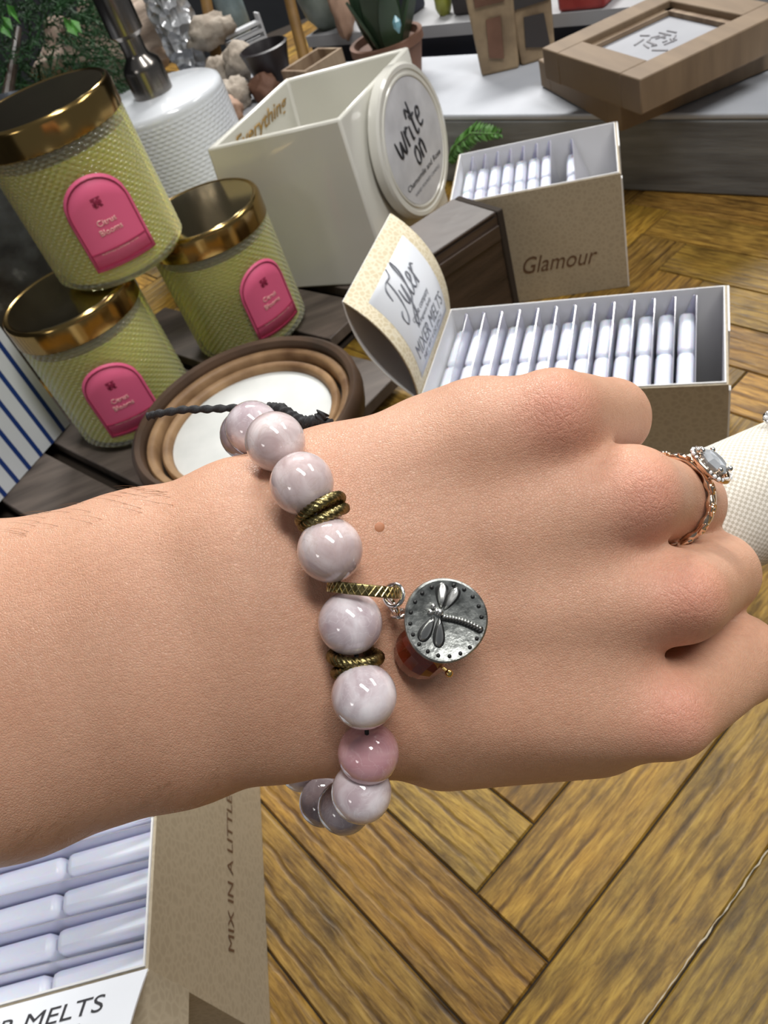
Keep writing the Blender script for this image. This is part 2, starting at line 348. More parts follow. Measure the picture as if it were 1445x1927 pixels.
# ================= STRUCTURE =================
structure('floor', MB().box((-3, -2, -.80), (4, 4, -.76)), m_floor, smooth=0)
structure('wall_back', MB().box((-3, 3.3, -.76), (4, 3.4, 2.4)), m_wall, smooth=0)
structure('wall_left', MB().box((-3.0, -2, -.76), (-2.9, 3.3, 2.4)), m_wall, smooth=0)

# ---- table with herringbone top ----
tab = thing('display_table', (0, .6, 0), 0, 'golden brown herringbone wood table carrying every display item', 'table')
T = math.radians(28); wp = .0439; L = 6*wp; v0 = .1856-3*wp; mb = MB(); uvs = []; tints = []
tu, tv = Vector((math.cos(T), math.sin(T), 0)), Vector((-math.sin(T), math.cos(T), 0)); g = .0004
TX0, TX1, TY0, TY1 = -.75, 1.0, -.3, 1.75
def plank(u0, v0_, lu, lv, along_u):
    bm_ = .0008; q = [(u0+g, v0_+g), (u0+lu-g, v0_+g), (u0+lu-g, v0_+lv-g), (u0+g, v0_+lv-g)]
    cen = tu*(u0+lu/2)+tv*(v0_+lv/2)
    if not (TX0 < cen.x < TX1 and TY0 < cen.y < TY1): return
    qi = [(u0+g+bm_, v0_+g+bm_), (u0+lu-g-bm_, v0_+g+bm_), (u0+lu-g-bm_, v0_+lv-g-bm_), (u0+g+bm_, v0_+lv-g-bm_)]
    vs = [tu*a+tv*b_+Vector((0, 0, -.0012)) for a, b_ in q]+[tu*a+tv*b_ for a, b_ in qi]
    mb.add(vs, [(4, 5, 6, 7), (0, 1, 5, 4), (1, 2, 6, 5), (2, 3, 7, 6), (3, 0, 4, 7)])
    ou, ov = rng.uniform(.06, .30)*rng.choice((-1, 1)), rng.uniform(.05, .22)*rng.choice((-1, 1)); ou -= (u0+lu*.5) if along_u else 0; ov -= (v0_+lv*.5) if along_u else 0
    if not along_u: sv_ = ov; ov = ou-(v0_+lv*.5); ou = sv_-(u0+lu*.5)
    c = rng.uniform(.66, 1.1); tint = (c, c*rng.uniform(.90, 1.04), c*rng.uniform(.75, 1.05))
    P = q+qi
    for f in ((4, 5, 6, 7), (0, 1, 5, 4), (1, 2, 6, 5), (2, 3, 7, 6), (3, 0, 4, 7)):
        for i in f:
            a, b_ = P[i]; uvs.append((a+ou, b_+ov) if along_u else (b_+ov, a+ou)); tints.append(tint)
for mI in range(-14, 15):
    for k in range(-60, 61):
        ou, ov = k*wp+mI*L, k*wp-mI*L
        if abs(ou) > 3 or abs(ov) > 3: continue
        plank(ou, v0+ov, L, wp, True); plank(ou, v0+ov+wp, wp, L, False)
me = bpy.data.meshes.new('plank_top'); me.from_pydata([tuple(v) for v in mb.v], [], mb.f); me.update()
ul = me.uv_layers.new(name='UVMap'); ul.data.foreach_set('uv', np.array(uvs, dtype=np.float32).ravel())
ca = me.color_attributes.new('plank_tint', 'FLOAT_COLOR', 'CORNER'); ca.data.foreach_set('color', np.c_[np.array(tints), np.ones(len(tints))].astype(np.float32).ravel())
link('plank_top', me, m_wood, tab, smooth=0)
obj('table_core', MB().box((TX0-.05, TY0-.05, -.04), (TX1+.05, TY1+.05, -.0013)), m_gap, tab, smooth=0)
for x in (TX0+.05, TX1-.05):
    for y in (TY0+.05, TY1-.05): obj('leg', MB().box((x-.035, y-.035, -.76), (x+.035, y+.035, -.04)), m_dark, tab, smooth=0)

# ---- grey bench with white top behind ----
b0, b1 = Vector((.423, .604, 0)), Vector((.234, .845, 0)); bd = (b1-b0).normalized(); bn = Vector((bd.y, -bd.x, 0)); bn = bn if bn.y > 0 else -bn
ZB = .075
MBench = basis(bd, bn if bd.cross(bn).z > 0 else -bn, (0, 0, 1), b0)
bx = MBench.col[1].xyz; sgn = 1 if bx.y > 0 else -1
bench = thing('riser_bench', b0, 0, 'long low weathered grey wooden riser with white painted top at the back', 'bench')
y0, y1 = (0, .155) if sgn > 0 else (-.155, 0)
obj('front_board', MB().box((-.35, 0 if sgn > 0 else -.018, .0004), (1.15, .018 if sgn > 0 else 0, ZB-.006), MBench), m_greywood, bench, bevel=.002)
obj('top_board', MB().box((-.35, y0-.002, ZB-.006), (1.15, y1, ZB), MBench), m_whitetop, bench, bevel=.002)
obj('back_board', MB().box((-.35, (.14 if sgn > 0 else -.155), .0004), (1.15, (.155 if sgn > 0 else -.14), ZB-.006), MBench), m_greywood, bench)

# ---- slatted riser under candles and planter ----
sl = thing('slatted_riser', (-.1, .6, 0), 0, 'low dark slatted wooden riser under the candle jars and square planter', 'riser')
sd = Vector((.583, -.81, 0)).normalized(); sn = Vector((.81, .583, 0)).normalized()
MS = basis(sd, sn, (0, 0, 1), hit(153, 881, .02)*1); MS.translation.z = 0
for k in range(-4, 6):
    obj('slat', MB().box((-.13, k*.070+.010, .0092), (.20 if k < 3 else .105, k*.070+.067, .02), MS), m_slat, sl, bevel=.001)
for x in (-.12, .06): obj('runner', MB().box((x, -.265, .0031), (x+.025, .415, .0092), MS), m_dark, sl)
obj('base_board', MB().box((-.129, -.269, .0004), (.104, .416, .003), MS), m_gap, sl)

# ================= HAND =================
def roundcone(P, a, b_, ra_, rb_):
    a, b_ = np.array(a), np.array(b_); ab = b_-a; t_ = np.clip(((P-a)@ab)/(ab@ab), 0, 1); return np.linalg.norm(P-(a+t_[..., None]*ab), axis=-1)-(ra_+t_*(rb_-ra_))
def cpt(px, py, d): return np.array([(px-CX)/F*d, (py-CY)/F*d, d])
def smin(a, b_, k): h = np.clip(.5+.5*(b_-a)/k, 0, 1); return b_*(1-h)+a*h-k*h*(1-h)
st = .0011
xs = np.arange(-.118, .084, st); ys = np.arange(-.034, .070, st); zs = np.arange(.118, .206, st)
G = np.stack(np.meshgrid(xs, ys, zs, indexing='ij'), -1).astype(np.float32)
chain = [(-420, 1395, .1535, 350, .026), (-200, 1345, .152, 335, .0245), (0, 1296, .150, 320, .0225), (300, 1218, .149, 303, .0195), (500, 1163, .148, 307, .0178), (640, 1128, .149, 318, .0172), (760, 1108, .150, 300, .0165)]
D = None
for (x0, y0_, d0, r0, t0), (x1, y1_, d1, r1, t1) in zip(chain[:-1], chain[1:]):
    a, b_ = cpt(x0, y0_, d0), cpt(x1, y1_, d1); ab = b_-a; tt = np.clip(((G-a)@ab)/(ab@ab), 0, 1); q = G-(a+tt[..., None]*ab)
    # perpendicular in the picture plane / along it / depth
    e = ab/np.linalg.norm(ab); pe = np.array([-e[1], e[0], 0]); pe /= np.linalg.norm(pe); nd = np.cross(e, pe)
    A = (r0*np.cos(math.atan2(abs(ab[1]), ab[0]))*d0*(1-tt)+r1*np.cos(math.atan2(abs(ab[1]), ab[0]))*d1*tt)/F; B_ = t0*(1-tt)+t1*tt
    u_, v_, w_ = q@pe, q@nd, q@e
    d_ = (np.sqrt((u_/A)**2+(v_/B_)**2+(w_/B_)**2)-1)*np.minimum(A, B_)*.9
    D = d_ if D is None else smin(D, d_, .003)
def cone(p, q, k=.0045):
    global D
    (x0, y0_, d0, r0), (x1, y1_, d1, r1) = p, q
    D = smin(D, roundcone(G, cpt(x0, y0_, d0), cpt(x1, y1_, d1), r0*d0/F, r1*d1/F), k)
# metacarpals
cone((690, 935, .152, 140), (1030, 795, .1435, 98)); cone((830, 855, .154, 118), (900, 822, .150, 112))
cone((700, 1030, .152, 150), (1180, 935, .1425, 98)); cone((700, 1150, .152, 150), (1270, 1125, .1430, 95))
cone((720, 1285, .153, 165), (1250, 1338, .1465, 92)); cone((840, 1355, .157, 128), (1120, 1362, .155, 98))
cone((960, 1040, .148, 118), (1080, 1030, .147, 95)); cone((980, 1240, .149, 118), (1120, 1230, .148, 100))
# palm
cone((760, 1130, .157, 170), (1080, 1090, .160, 140), .008); cone((900, 900, .158, 100), (1050, 1280, .160, 120), .008)
# thumb, folded behind the palm
cone((660, 985, .156, 125), (900, 880, .166, 92)); cone((900, 880, .166, 88), (1090, 905, .178, 74)); cone((1090, 905, .178, 74), (1160, 1000, .184, 62))
base_D = D.copy()
fing = {'index': [(1045, 790, .1435, 96), (1147, 787, .170, 73), (1040, 850, .190, 66), (985, 880, .176, 60)],
        'middle': [(1185, 935, .1425, 96), (1288, 948, .172, 72), (1230, 1010, .198, 64), (1120, 1010, .188, 58)],
        'ring': [(1275, 1125, .1430, 93), (1347, 1080, .170, 76), (1290, 1110, .194, 64), (1190, 1130, .185, 58)],
        'little': [(1255, 1335, .1465, 90), (1382, 1240, .166, 84), (1330, 1230, .188, 66), (1230, 1240, .182, 58)]}
for nm, P in fing.items():
    Fd = None
    for p, q in zip(P[:-1], P[1:]):
        d_ = roundcone(G, cpt(*p[:3]), cpt(*q[:3]), p[3]*p[2]/F, q[3]*q[2]/F); Fd = d_ if Fd is None else smin(Fd, d_, .002)
    D = smin(D, Fd, {'index': .0014, 'middle': .0016, 'ring': .0012, 'little': .0008}[nm])
# knuckle bumps and tendon hollows
def blob(px, py, d, r, amt, k=.004):
    global D
    c = cpt(px, py, d); dd = np.linalg.norm(G-c, axis=-1); D = D-amt*np.exp(-(dd/(r*d/F))**2)
for (px, py, d) in ((1045, 775, .135), (1215, 925, .134), (1292, 1122, .134), (1262, 1335, .138)): blob(px, py, d, 75, .0006)
for (px, py, d, am) in ((1140, 860, .135, -.0010), (1255, 1040, .135, -.0010), (1290, 1225, .136, -.0018), (1050, 930, .134, -.0005), (1080, 1150, .134, -.0006), (1010, 1290, .135, -.0006)): blob(px, py, d, 70, am)
for (px, py, d, am) in ((330, 985, .133, .0006), (1330, 1000, .150, -.0010)): blob(px, py, d, 80, am)
# surface nets
def surface_nets(D, org, st):
    s = D < 0; nx, ny, nz = D.shape
    cnt = np.zeros((nx-1, ny-1, nz-1), np.int32); pos = np.zeros((nx-1, ny-1, nz-1, 3))
    def sub(a, dx, dy, dz): return a[dx:nx-1+dx, dy:ny-1+dy, dz:nz-1+dz]
    for ax in range(3):
        for o1 in (0, 1):
            for o2 in (0, 1):
                o = [0, 0, 0]; oth = [i for i in range(3) if i != ax]; o[oth[0]] = o1; o[oth[1]] = o2; e = list(o); e[ax] = 1
                a, b_ = sub(D, *o), sub(D, *e); m_ = (a < 0) != (b_ < 0); t_ = np.where(m_, a/np.where(m_, a-b_, 1), 0)
                cnt += m_
                for c in range(3): pos[..., c] += np.where(m_, o[c]+(t_ if c == ax else 0), 0)
    act = cnt > 0; idx = -np.ones(act.shape, np.int64); idx[act] = np.arange(act.sum())
    ijk = np.argwhere(act); V = (ijk+pos[act]/cnt[act][:, None])*st+org; Fs = []
    for ax in range(3):
        oth = [i for i in range(3) if i != ax]
        sl0 = [slice(1, -1)]*3; sl0[ax] = slice(0, -1); sl1 = list(sl0); sl1[ax] = slice(1, None)
        a, b_ = s[tuple(sl0)], s[tuple(sl1)]; E_ = np.argwhere(a != b_); fl = a[tuple(E_.T)]
        E_[:, oth[0]] += 1; E_[:, oth[1]] += 1
        q = []
        for d1, d2 in ((0, 0), (1, 0), (1, 1), (0, 1)):
            k = E_.copy(); k[:, oth[0]] -= d1; k[:, oth[1]] -= d2
            k = np.minimum(k, np.array(idx.shape)-1); q.append(idx[tuple(k.T)])
        q = np.stack(q, 1); fl = fl if ax != 1 else ~fl; q[fl] = q[fl][:, ::-1]; Fs.append(q[(q >= 0).all(1)])
    return V, np.concatenate(Fs)
D[0] = np.maximum(D[0], .0005)      # closes the forearm outside the picture
V, Fq = surface_nets(D.astype(np.float64), np.array([xs[0], ys[0], zs[0]]), st)
Vw = V@R.T+np.array([0, 0, H])
person = thing('person', tuple(HP(722, 1130, .15)), 0, 'left hand and bare forearm held out, fisted over a linen roll, wearing bracelet and rings', 'person')
me = bpy.data.meshes.new('forearm_and_hand'); me.from_pydata(Vw.tolist(), [], Fq.tolist()); me.update()
bm = bmesh.new(); bm.from_mesh(me); bmesh.ops.recalc_face_normals(bm, faces=bm.faces)
for _ in range(3): bmesh.ops.smooth_vert(bm, verts=bm.verts, factor=.5, use_axis_x=True, use_axis_y=True, use_axis_z=True)
bm.to_mesh(me); bm.free()
# natural redness over the knuckles and the small brown mole
co = np.array([v.co[:] for v in me.vertices]); tint = np.ones((len(co), 4)); tint[:, 3] = 0
for k, (px, py, d) in KN.items():
    r = np.linalg.norm(co-np.array(HP(px, py, d)), axis=1)*F/.134; wgt = np.exp(-(r/85)**2); 
    tint[:, 1] *= 1-.12*wgt; tint[:, 2] *= 1-.09*wgt; tint[:, 0] *= 1+.06*wgt; tint[:, 3] = np.maximum(tint[:, 3], np.exp(-(r/62)**2))
ca = me.color_attributes.new('skin_tint', 'FLOAT_COLOR', 'POINT'); ca.data.foreach_set('color', tint.astype(np.float32).ravel())
hand = link('forearm_and_hand', me, m_skin, person, smooth=180, subs=1)
from mathutils.bvhtree import BVHTree
bvh = BVHTree.FromPolygons([Vector(v) for v in co], [tuple(p.vertices) for p in me.polygons])
camp = Vector((0, 0, H))
def skin_at(px, py):
    d = Vector(ray(px, py)).normalized(); h_ = bvh.ray_cast(camp, d); return h_[0], h_[1]
p, n_ = skin_at(714, 992)
if p: 
    q_ = n_.to_track_quat('Z', 'Y').to_matrix()
    obj('mole', MB().sphere(p-n_*.00015, (.0011, .0010, .00030), 14, q_), mat('mole_brown', (.42, .17, .08), .6)[0], person)
# fine arm hairs along the wrist and the lower edge
hb = MB()
for i in range(90):
    if i < 50: px = random.uniform(10, 470); py = 1630-px*.315+random.uniform(-60, -6)-max(0, 0)
    else: px = random.uniform(0, 330); py = 965-px*.22+random.uniform(6, 60)
    p, n_ = skin_at(px, py)
    if not p: continue
    t_ = Vector(R@np.array([-.7, -.25 if i >= 50 else .4, 0])); t_ = (t_-t_.dot(n_)*n_).normalized(); l = random.uniform(.003, .006)
    q = [p+t_*l*s_+n_*(l*.35*s_-l*.2*s_*s_) for s_ in (0, .33, .66, 1)]
    hb.tube(q, [.000035, .00003, .00002, .00001], 3, cap=False)
tag(obj('arm_hair', hb, m_hair, person, fix=False), 'fine short brown arm hairs', kind='stuff')

# ================= BRACELET =================
br = .0052
BE = [(462, 818, 48, 3), (476, 806, 52, 1), (518, 831, 57, 0), (568, 910, 60.5, 0), (621, 1035, 62, 0), (659, 1172, 61, 1), (685, 1310, 62, 1), (693, 1417, 58, 2), (680, 1491, 57, 1), (648, 1519, 50.5, 3), (609, 1509, 46, 3)]
bpos = [HP(x, y, br*F/r) for x, y, r, _ in BE]
brac = thing('beaded_bracelet', tuple(HP(640, 1130, .15)), 0, 'rose quartz bead bracelet with brass rings, black cord and dragonfly medallion on the wrist', 'bracelet')
def bead(p, mi, r=br):
    o = obj('bead', MB().sphere(p, r, 40), m_beads[mi], brac, fix=True, smooth=180); return o
for i, (p, q) in enumerate(zip(bpos, BE)):
    o = bead(p, q[3])
    if i == 7: o['label'] = 'deeper pink bead near the lower edge of the wrist'
for x, y, d in ((470, 905, .1755), (480, 1020, .179), (495, 1130, .180), (515, 1240, .180), (540, 1350, .179), (570, 1445, .1765)): bead(HP(x, y, d), 1)
pts = bpos+[HP(x, y, d) for x, y, d in ((570, 1445, .1765), (540, 1350, .179), (515, 1240, .180), (495, 1130, .180), (480, 1020, .179), (470, 905, .1755))]+[bpos[0]]
obj('elastic_string', MB().tube(pts, .0004, 6), m_cord, brac)
def cam_dir(x, y, z): return Vector(R@np.array([x, y, z])).normalized()
def rope(name, c, ax, R_, r, k=14, lab=None):
    o = obj(name, MB().torus(c, ax, R_, r, 220, 20, fn=lambda a, b_: 1+.13*math.cos(5*b_+k*a)), m_brass, brac, smooth=180)
    if lab: o['label'] = lab
    return o
c = HP(606, 966, .1275); ax = (bpos[4]-bpos[3]).normalized()
rope('spacer_ring', c-ax*.0007, (ax+cam_dir(.55, .35, 0)*.30+cam_dir(0, 0, 1)*.05).normalized(), .0037, .00088, 30)
rope('spacer_ring', c+ax*.0007, (ax+cam_dir(.1, .25, 0)*.25+cam_dir(0, 0, 1)*.30).normalized(), .0036, .00085, 30)
c = HP(670, 1243, .1290); ax = (bpos[6]-bpos[5]).normalized()
rope('spacer_ring', c-ax*.0006, (ax+cam_dir(0, 0, 1)*.26+cam_dir(1, 0, 0)*-.22).normalized(), .0038, .00092, 30)
rope('spacer_ring', c+ax*.0009, (ax+cam_dir(0, 0, 1)*.10+cam_dir(1, 0, 0)*.12).normalized(), .0036, .00088, 30)
# flat bail ring with diamond pattern
c = HP(684, 1110, .1290); ax = (cam_dir(-.10, 1, -.10))
def diam(a, b_): return 1
bail = obj('bail_ring', MB().torus(c, ax, .0054, .00075, 96, 16, sq=(.55, 1.25)), m_brass, brac, smooth=50)
u = ax.orthogonal().normalized(); v = ax.cross(u); mb = MB()
for k in range(34):
    a = 2*math.pi*k/34
    for s_ in (-1, 1):
        a2 = a+s_*2*math.pi/34
        P0 = c+(u*math.cos(a)+v*math.sin(a))*.00588-ax*.0008; P1 = c+(u*math.cos(a2)+v*math.sin(a2))*.00588+ax*.0008; mb.tube([P0, P1], .00012, 5)
obj('diamond_relief', mb, mat('light_brass', (.62, .52, .26), .25, 1)[0], bail)
# jump rings
for (px, py, d, axc, R_) in ((741, 1120, .1265, (.55, .2, .8), .00175), (738, 1140, .1295, (.8, -.5, .3), .0016), (752, 1155, .131, (.2, .9, .3), .0013)):
    obj('jump_ring', MB().torus(HP(px, py, d), cam_dir(*axc), R_, .00038, 40, 10), m_bright, brac, smooth=180)
# medallion
mc = HP(838, 1167, .1255); mz = cam_dir(.10, -.09, -1); mx_ = cam_dir(1, .02, .1); mx_ = (mx_-mx_.dot(mz)*mz).normalized(); my_ = mz.cross(mx_)
MM = basis(mx_, my_, mz, mc); pxm = .1255/F; rm = 80*pxm
med = obj('medallion', MB().lathe([(0.0001, -.0007), (rm-.0005, -.0007), (rm-.0001, -.0005), (rm, 0), (rm-.0001, .0005), (rm-.0004, .0007), (rm-.0011, .00062), (rm-.0014, .0005), (.0001, .0005)], 72, MM, fn=lambda a, z, j: .00012*math.sin(3*a+1)), m_silver, brac, smooth=40)
med['label'] = 'round antique silver dragonfly medallion'
mb = MB()
for k in range(20):
    a = 2*math.pi*k/20+.1; mb.sphere(MM@Vector(((rm-.0010)*math.cos(a), (rm-.0011)*math.sin(a), .00056)), .00036, 10)
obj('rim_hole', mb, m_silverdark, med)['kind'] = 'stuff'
def L2(x, y, h_=.0006): return MM@Vector(((x-838)*pxm, -(y-1167)*pxm, h_))
mb = MB(); me2 = MB()
def wing(p0, p1, wd, to):
    a, b_ = Vector(p0), Vector(p1); 
    e = (b_-a); ln = e.length; e.normalize(); nrm = Vector((-e.y, e.x)); n = 22; mid = []
    for grow, hh, tgt in ((1.0, .0011, to), (1.42, .00066, me2)):
        ring_ = []
        for i in range(n):
            t_ = 2*math.pi*i/n; s_ = (1-math.cos(t_))/2; wv_ = wd*math.sin(t_)*(.45+.75*s_)*.75*grow; q = a+e*ln*(s_*(1+.06*(grow-1)*5)-.03*(grow-1)*5)+nrm*wv_
            ring_.append(q)
        cen = a+e*ln*.6; k0 = .72
        vs = [L2(q.x, q.y, .0004) for q in ring_]+[L2(*(cen+(q-cen)*k0), hh) for q in ring_]
        tgt.add(vs, [(i, (i+1) % n, n+(i+1) % n, n+i) for i in range(n)]+[tuple(range(n, 2*n))])
for p0, p1, wd in (((828, 1147), (831, 1094), 15), ((834, 1149), (860, 1104), 15), ((816, 1159), (790, 1206), 15), ((826, 1161), (824, 1218), 14)): wing(p0, p1, wd, mb)
for i, (x, y, r) in enumerate([(813, 1141, .00042), (808, 1152, .00048), (819, 1150, .00050), (825, 1152, .00062)]): mb.sphere(L2(x, y, .0010), r, 14)
for i in range(13): t_ = i/12; mb.sphere(L2(834+68*t_, 1160+21*t_-4*math.sin(t_*3.1), .00095), .00036-.0001*t_, 12); me2.sphere(L2(834+68*t_, 1162+22*t_-4*math.sin(t_*3.1), .00055), (.00065, .00065, .00035), 10)
df = obj('dragonfly', mb, mat('worn_silver', (.62, .62, .60), .28, 1)[0], med, smooth=60)
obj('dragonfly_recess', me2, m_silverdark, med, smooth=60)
# amber drop bead behind the medallion with brass pin
ac = HP(793, 1226, .1335); ae = (HP(845, 1266, .131)-HP(770, 1175, .134)).normalized()
Ma = basis(ae.orthogonal().normalized(), ae.cross(ae.orthogonal().normalized()), ae, ac)
ab_ = MB().lathe([(.0046*math.sin(t_)+.0001, -.0047*math.cos(t_)) for t_ in np.linspace(.1, math.pi-.1, 9)], 13, Ma)
obj('amber_bead', ab_, m_amber, brac, smooth=0)['label'] = 'faceted amber bead'
obj('head_pin', MB().tube([HP(768, 1172, .133), ac, HP(843, 1264, .1310)], .0003, 8).sphere(HP(845, 1267, .1308), .0007, 12), mat('bright_brass', (.72, .52, .20), .2, 1)[0], brac)
# black cord
def braid(pts, r, name='cord_tail'):
    P = [Vector(p) for p in pts]; Q = []
    for a, b_ in zip(P[:-1], P[1:]):
        for i in range(14): Q.append(a.lerp(b_, i/14))
    Q.append(P[-1]); return obj(name, MB().tube(Q, r, 12, tw=lambda a, i: 1+.22*math.cos(2*a+i*.9)), m_cord, brac, smooth=180)
braid([HP(x, y, d) for x, y, d in ((278, 784, .158), (300, 778, .157), (345, 771, .157), (390, 770, .157), (440, 768, .158), (500, 770, .158))], .00072)
braid([HP(x, y, d) for x, y, d in ((505, 768, .156), (530, 770, .154), (552, 785, .153), (575, 797, .152), (605, 795, .152), (622, 800, .151))], .00105, 'cord_knot')
braid([HP(x, y, d) for x, y, d in ((575, 795, .152), (600, 793, .151), (608, 776, .151))], .00115, 'cord_knot')

# ================= RINGS =================
fa, fb = HP(1185, 935, .1425), HP(1288, 948, .172); fax = (fb-fa).normalized()
rc = fa.lerp(fb, .60)+Vector(R@np.array([.0004, -.0001, 0])); RR = .0087
tgt_ = HP(1338, 880, .158); od = (tgt_-rc); od = (od-od.dot(fax)*fax).normalized(); sd_ = fax.cross(od)
eng = thing('engagement_ring', tuple(rc), 0, 'rose gold ring with a square halo of small stones around a grey centre stone', 'ring')
obj('band', MB().torus(rc, fax, RR, .0008, 96, 12, sq=(.8, 1.0)), m_rose, eng, smooth=60)
hc = rc+od*(RR+.0022)+cam_dir(0, 0, -1)*.0003; hz = (od-fax*.18).normalized(); hx = (fax-fax.dot(hz)*hz).normalized(); hy = hz.cross(hx)
MH = basis(hx*1.2, hy*1.2, hz*1.1, hc)
halo = MB(); n = 28
for i in range(n):
    a = 2*math.pi*i/n; ca_, sa_ = math.cos(a), math.sin(a); k = (abs(ca_)**4+abs(sa_)**4)**-.25; halo.sphere(MH@Vector((ca_*k*.0034, sa_*k*.0034, .0)), .00046, 8)
hal = obj('halo', MB().torus(hc-hz*.0002, hz, .0043, .0006, 48, 8), m_rose, eng, smooth=60)
hs = obj('halo_stones', halo, m_diamond, hal, smooth=0); hs['label'] = 'ring of small clear stones'
ob = MB()
for j, (r, z) in enumerate([(.0022, -.0008)]): pass
n = 8; prof = [(.0006, -.0022), (.0026, .0004), (.0027, .0008), (.0018, .0016), (.0001, .0017)]
obj('center_stone', MB().lathe(prof, 8, MH), m_centre, eng, smooth=0)['label'] = 'pale grey square cut stone'
for sx_, sy_ in ((1, 1), (1, -1), (-1, 1), (-1, -1)):
    p = MH@Vector((sx_*.0021, sy_*.0021, .0012)); obj('prong', MB().tube([MH@Vector((sx_*.0018, sy_*.0018, -.0018)), p], .0003, 8).sphere(p, .00055, 12), m_bright, eng)
obj('gallery', MB().lathe([(.0010, -.0030), (.0016, -.0022), (.0031, -.0005)], 24, MH), m_rose, eng)
wed = thing('wedding_band', tuple(rc-fax*.0022), 0, 'scalloped rose gold band with tiny stones nestled below the square halo ring', 'ring')
rc2 = rc-fax*.0021
obj('band', MB().torus(rc2, fax, RR+.0001, .00065, 144, 10, fn=lambda a, b_: 1+.35*math.sin(14*a)), m_rose, wed, smooth=60)
for k in range(14):
    a = 2*math.pi*k/14; d = od*math.cos(a)+sd_*math.sin(a); p = rc2+d*(RR+.0007)
    obj('scallop', MB().torus(p, d, .0011, .00035, 20, 8).sphere(p, .00055, 10), m_rose, wed, smooth=40)

# ================= LINEN ROLL =================
def capsule(a, b_, r, name, m, parent, n=64):
    a, b_ = Vector(a), Vector(b_); e = (b_-a).normalized(); Ln = (b_-a).length; u = e.orthogonal().normalized(); v = e.cross(u)
    prof = [(r*math.sin(t_), -r*.6*math.cos(t_)) for t_ in np.linspace(.02, math.pi/2, 8)]+[(r, Ln*i/20) for i in range(1, 20)]+[(r*math.sin(t_), Ln-r*.4*math.cos(t_)) for t_ in np.linspace(math.pi/2, math.pi-.02, 8)]
    me = bpy.data.meshes.new(name); vs = []; uvv = []; s_ = 0
    for j, (rr, z) in enumerate(prof):
        if j: s_ += math.hypot(rr-prof[j-1][0], z-prof[j-1][1])
        for i in range(n+1): an = 2*math.pi*i/n; vs.append(a+u*rr*math.cos(an)+v*rr*math.sin(an)+e*z); uvv.append((r*an/.00075, s_/.00075))
    fs = [(j*(n+1)+i, j*(n+1)+i+1, (j+1)*(n+1)+i+1, (j+1)*(n+1)+i) for j in range(len(prof)-1) for i in range(n)]
    me.from_pydata([tuple(v_) for v_ in vs], [], fs); me.update(); ul = me.uv_layers.new(name='UVMap')
    for lp in me.loops: ul.data[lp.index].uv = uvv[lp.vertex_index]
    return link(name, me, m, parent, smooth=180)
lin = thing('linen_display_roll', tuple(HP(1500, 900, .195)), 0, 'cream woven linen covered display roll held under the fingers at the right edge', 'display roll')
capsule(HP(1290, 990, .1995), HP(2300, 560, .1995), 122*.1995/F, 'linen_cover', m_linen, lin)
jw = thing('rhinestone_stud', tuple(HP(1446, 782, .196)), 0, 'tiny silver rhinestone stud at the top edge of the linen roll', 'stud')
jc = HP(1448, 786, .193); obj('stud_base', MB().torus(jc, cam_dir(0, 0, 1), .0012, .0005, 24, 8), m_bright, jw)
mb = MB()
for k in range(6): a = k*math.pi/3; mb.sphere(jc+Vector(R@np.array([math.cos(a)*.0012, math.sin(a)*.0012, -.0004])), .0006, 8)
mb.sphere(jc, .0011, 10); obj('stones', mb, m_diamond, jw, smooth=0)

# ---- small marks on the table ----
obj('nail_hole', MB().sphere(hit(1095, 1465, 0), (.0011, .0011, .0004), 12), m_gap, tab)['label'] = 'small black nail hole'
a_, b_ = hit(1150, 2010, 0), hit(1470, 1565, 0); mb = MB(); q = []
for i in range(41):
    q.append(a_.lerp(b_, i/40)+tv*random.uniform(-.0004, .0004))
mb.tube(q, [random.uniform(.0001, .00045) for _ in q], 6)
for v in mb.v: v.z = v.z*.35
obj('seam_line', mb, mat('pale_line', (.40, .34, .24), .5)[0], tab)['label'] = 'pale line along a plank seam'  # thin uneven pale strip laid along one plank seam

# ================= MELT BOXES =================
TYLER = [[(-3.1, .5), (-2.9, 1.2), (-2.2, 1.5), (-1.2, 1.5), (-.8, 1.9)], [(-1.9, 1.5), (-2.0, .3), (-2.3, -.9), (-3.0, -1.3), (-3.3, -.7), (-2.9, -.4)],
         [(-1.4, .5), (-1.4, -.3), (-1.0, -.7), (-.6, .5), (-.7, -.9), (-1.1, -2.0), (-1.6, -1.9), (-1.1, -1.2), (-.2, -.6)],
         [(-.2, -.6), (.4, .9), (.4, 1.8), (.15, 1.6), (.1, -.3), (.4, -.7), (.9, -.3)], [(.9, -.2), (1.4, .2), (1.3, .6), (.95, .4), (1.0, -.4), (1.5, -.6), (2.0, -.1)], [(2.0, .6), (2.1, -.7)], [(2.1, .1), (2.5, .6), (2.9, .4)]]
def script(paths, fn, r, name, m, parent):
    mb = MB()
    for P in paths:
        P = [Vector((x+.25*y, y, 0)) for x, y in P]; Q = []
        for i in range(len(P)-1):
            a = P[max(i-1, 0)]; b_ = P[i]; c_ = P[i+1]; d = P[min(i+2, len(P)-1)]
            for j in range(6):
                t_ = j/6; Q.append(.5*((2*b_)+(c_-a)*t_+(2*a-5*b_+4*c_-d)*t_*t_+(3*b_-a-3*c_+d)*t_**3))
        Q.append(P[-1]); mb.tube([fn(q) for q in Q], [r*(.6+.6*abs(math.sin(i*.3))) for i in range(len(Q))], 6)
    return obj(name, mb, m, parent, 'local', smooth=60)
BL_, BD_, BH0 = .175, .093, .100
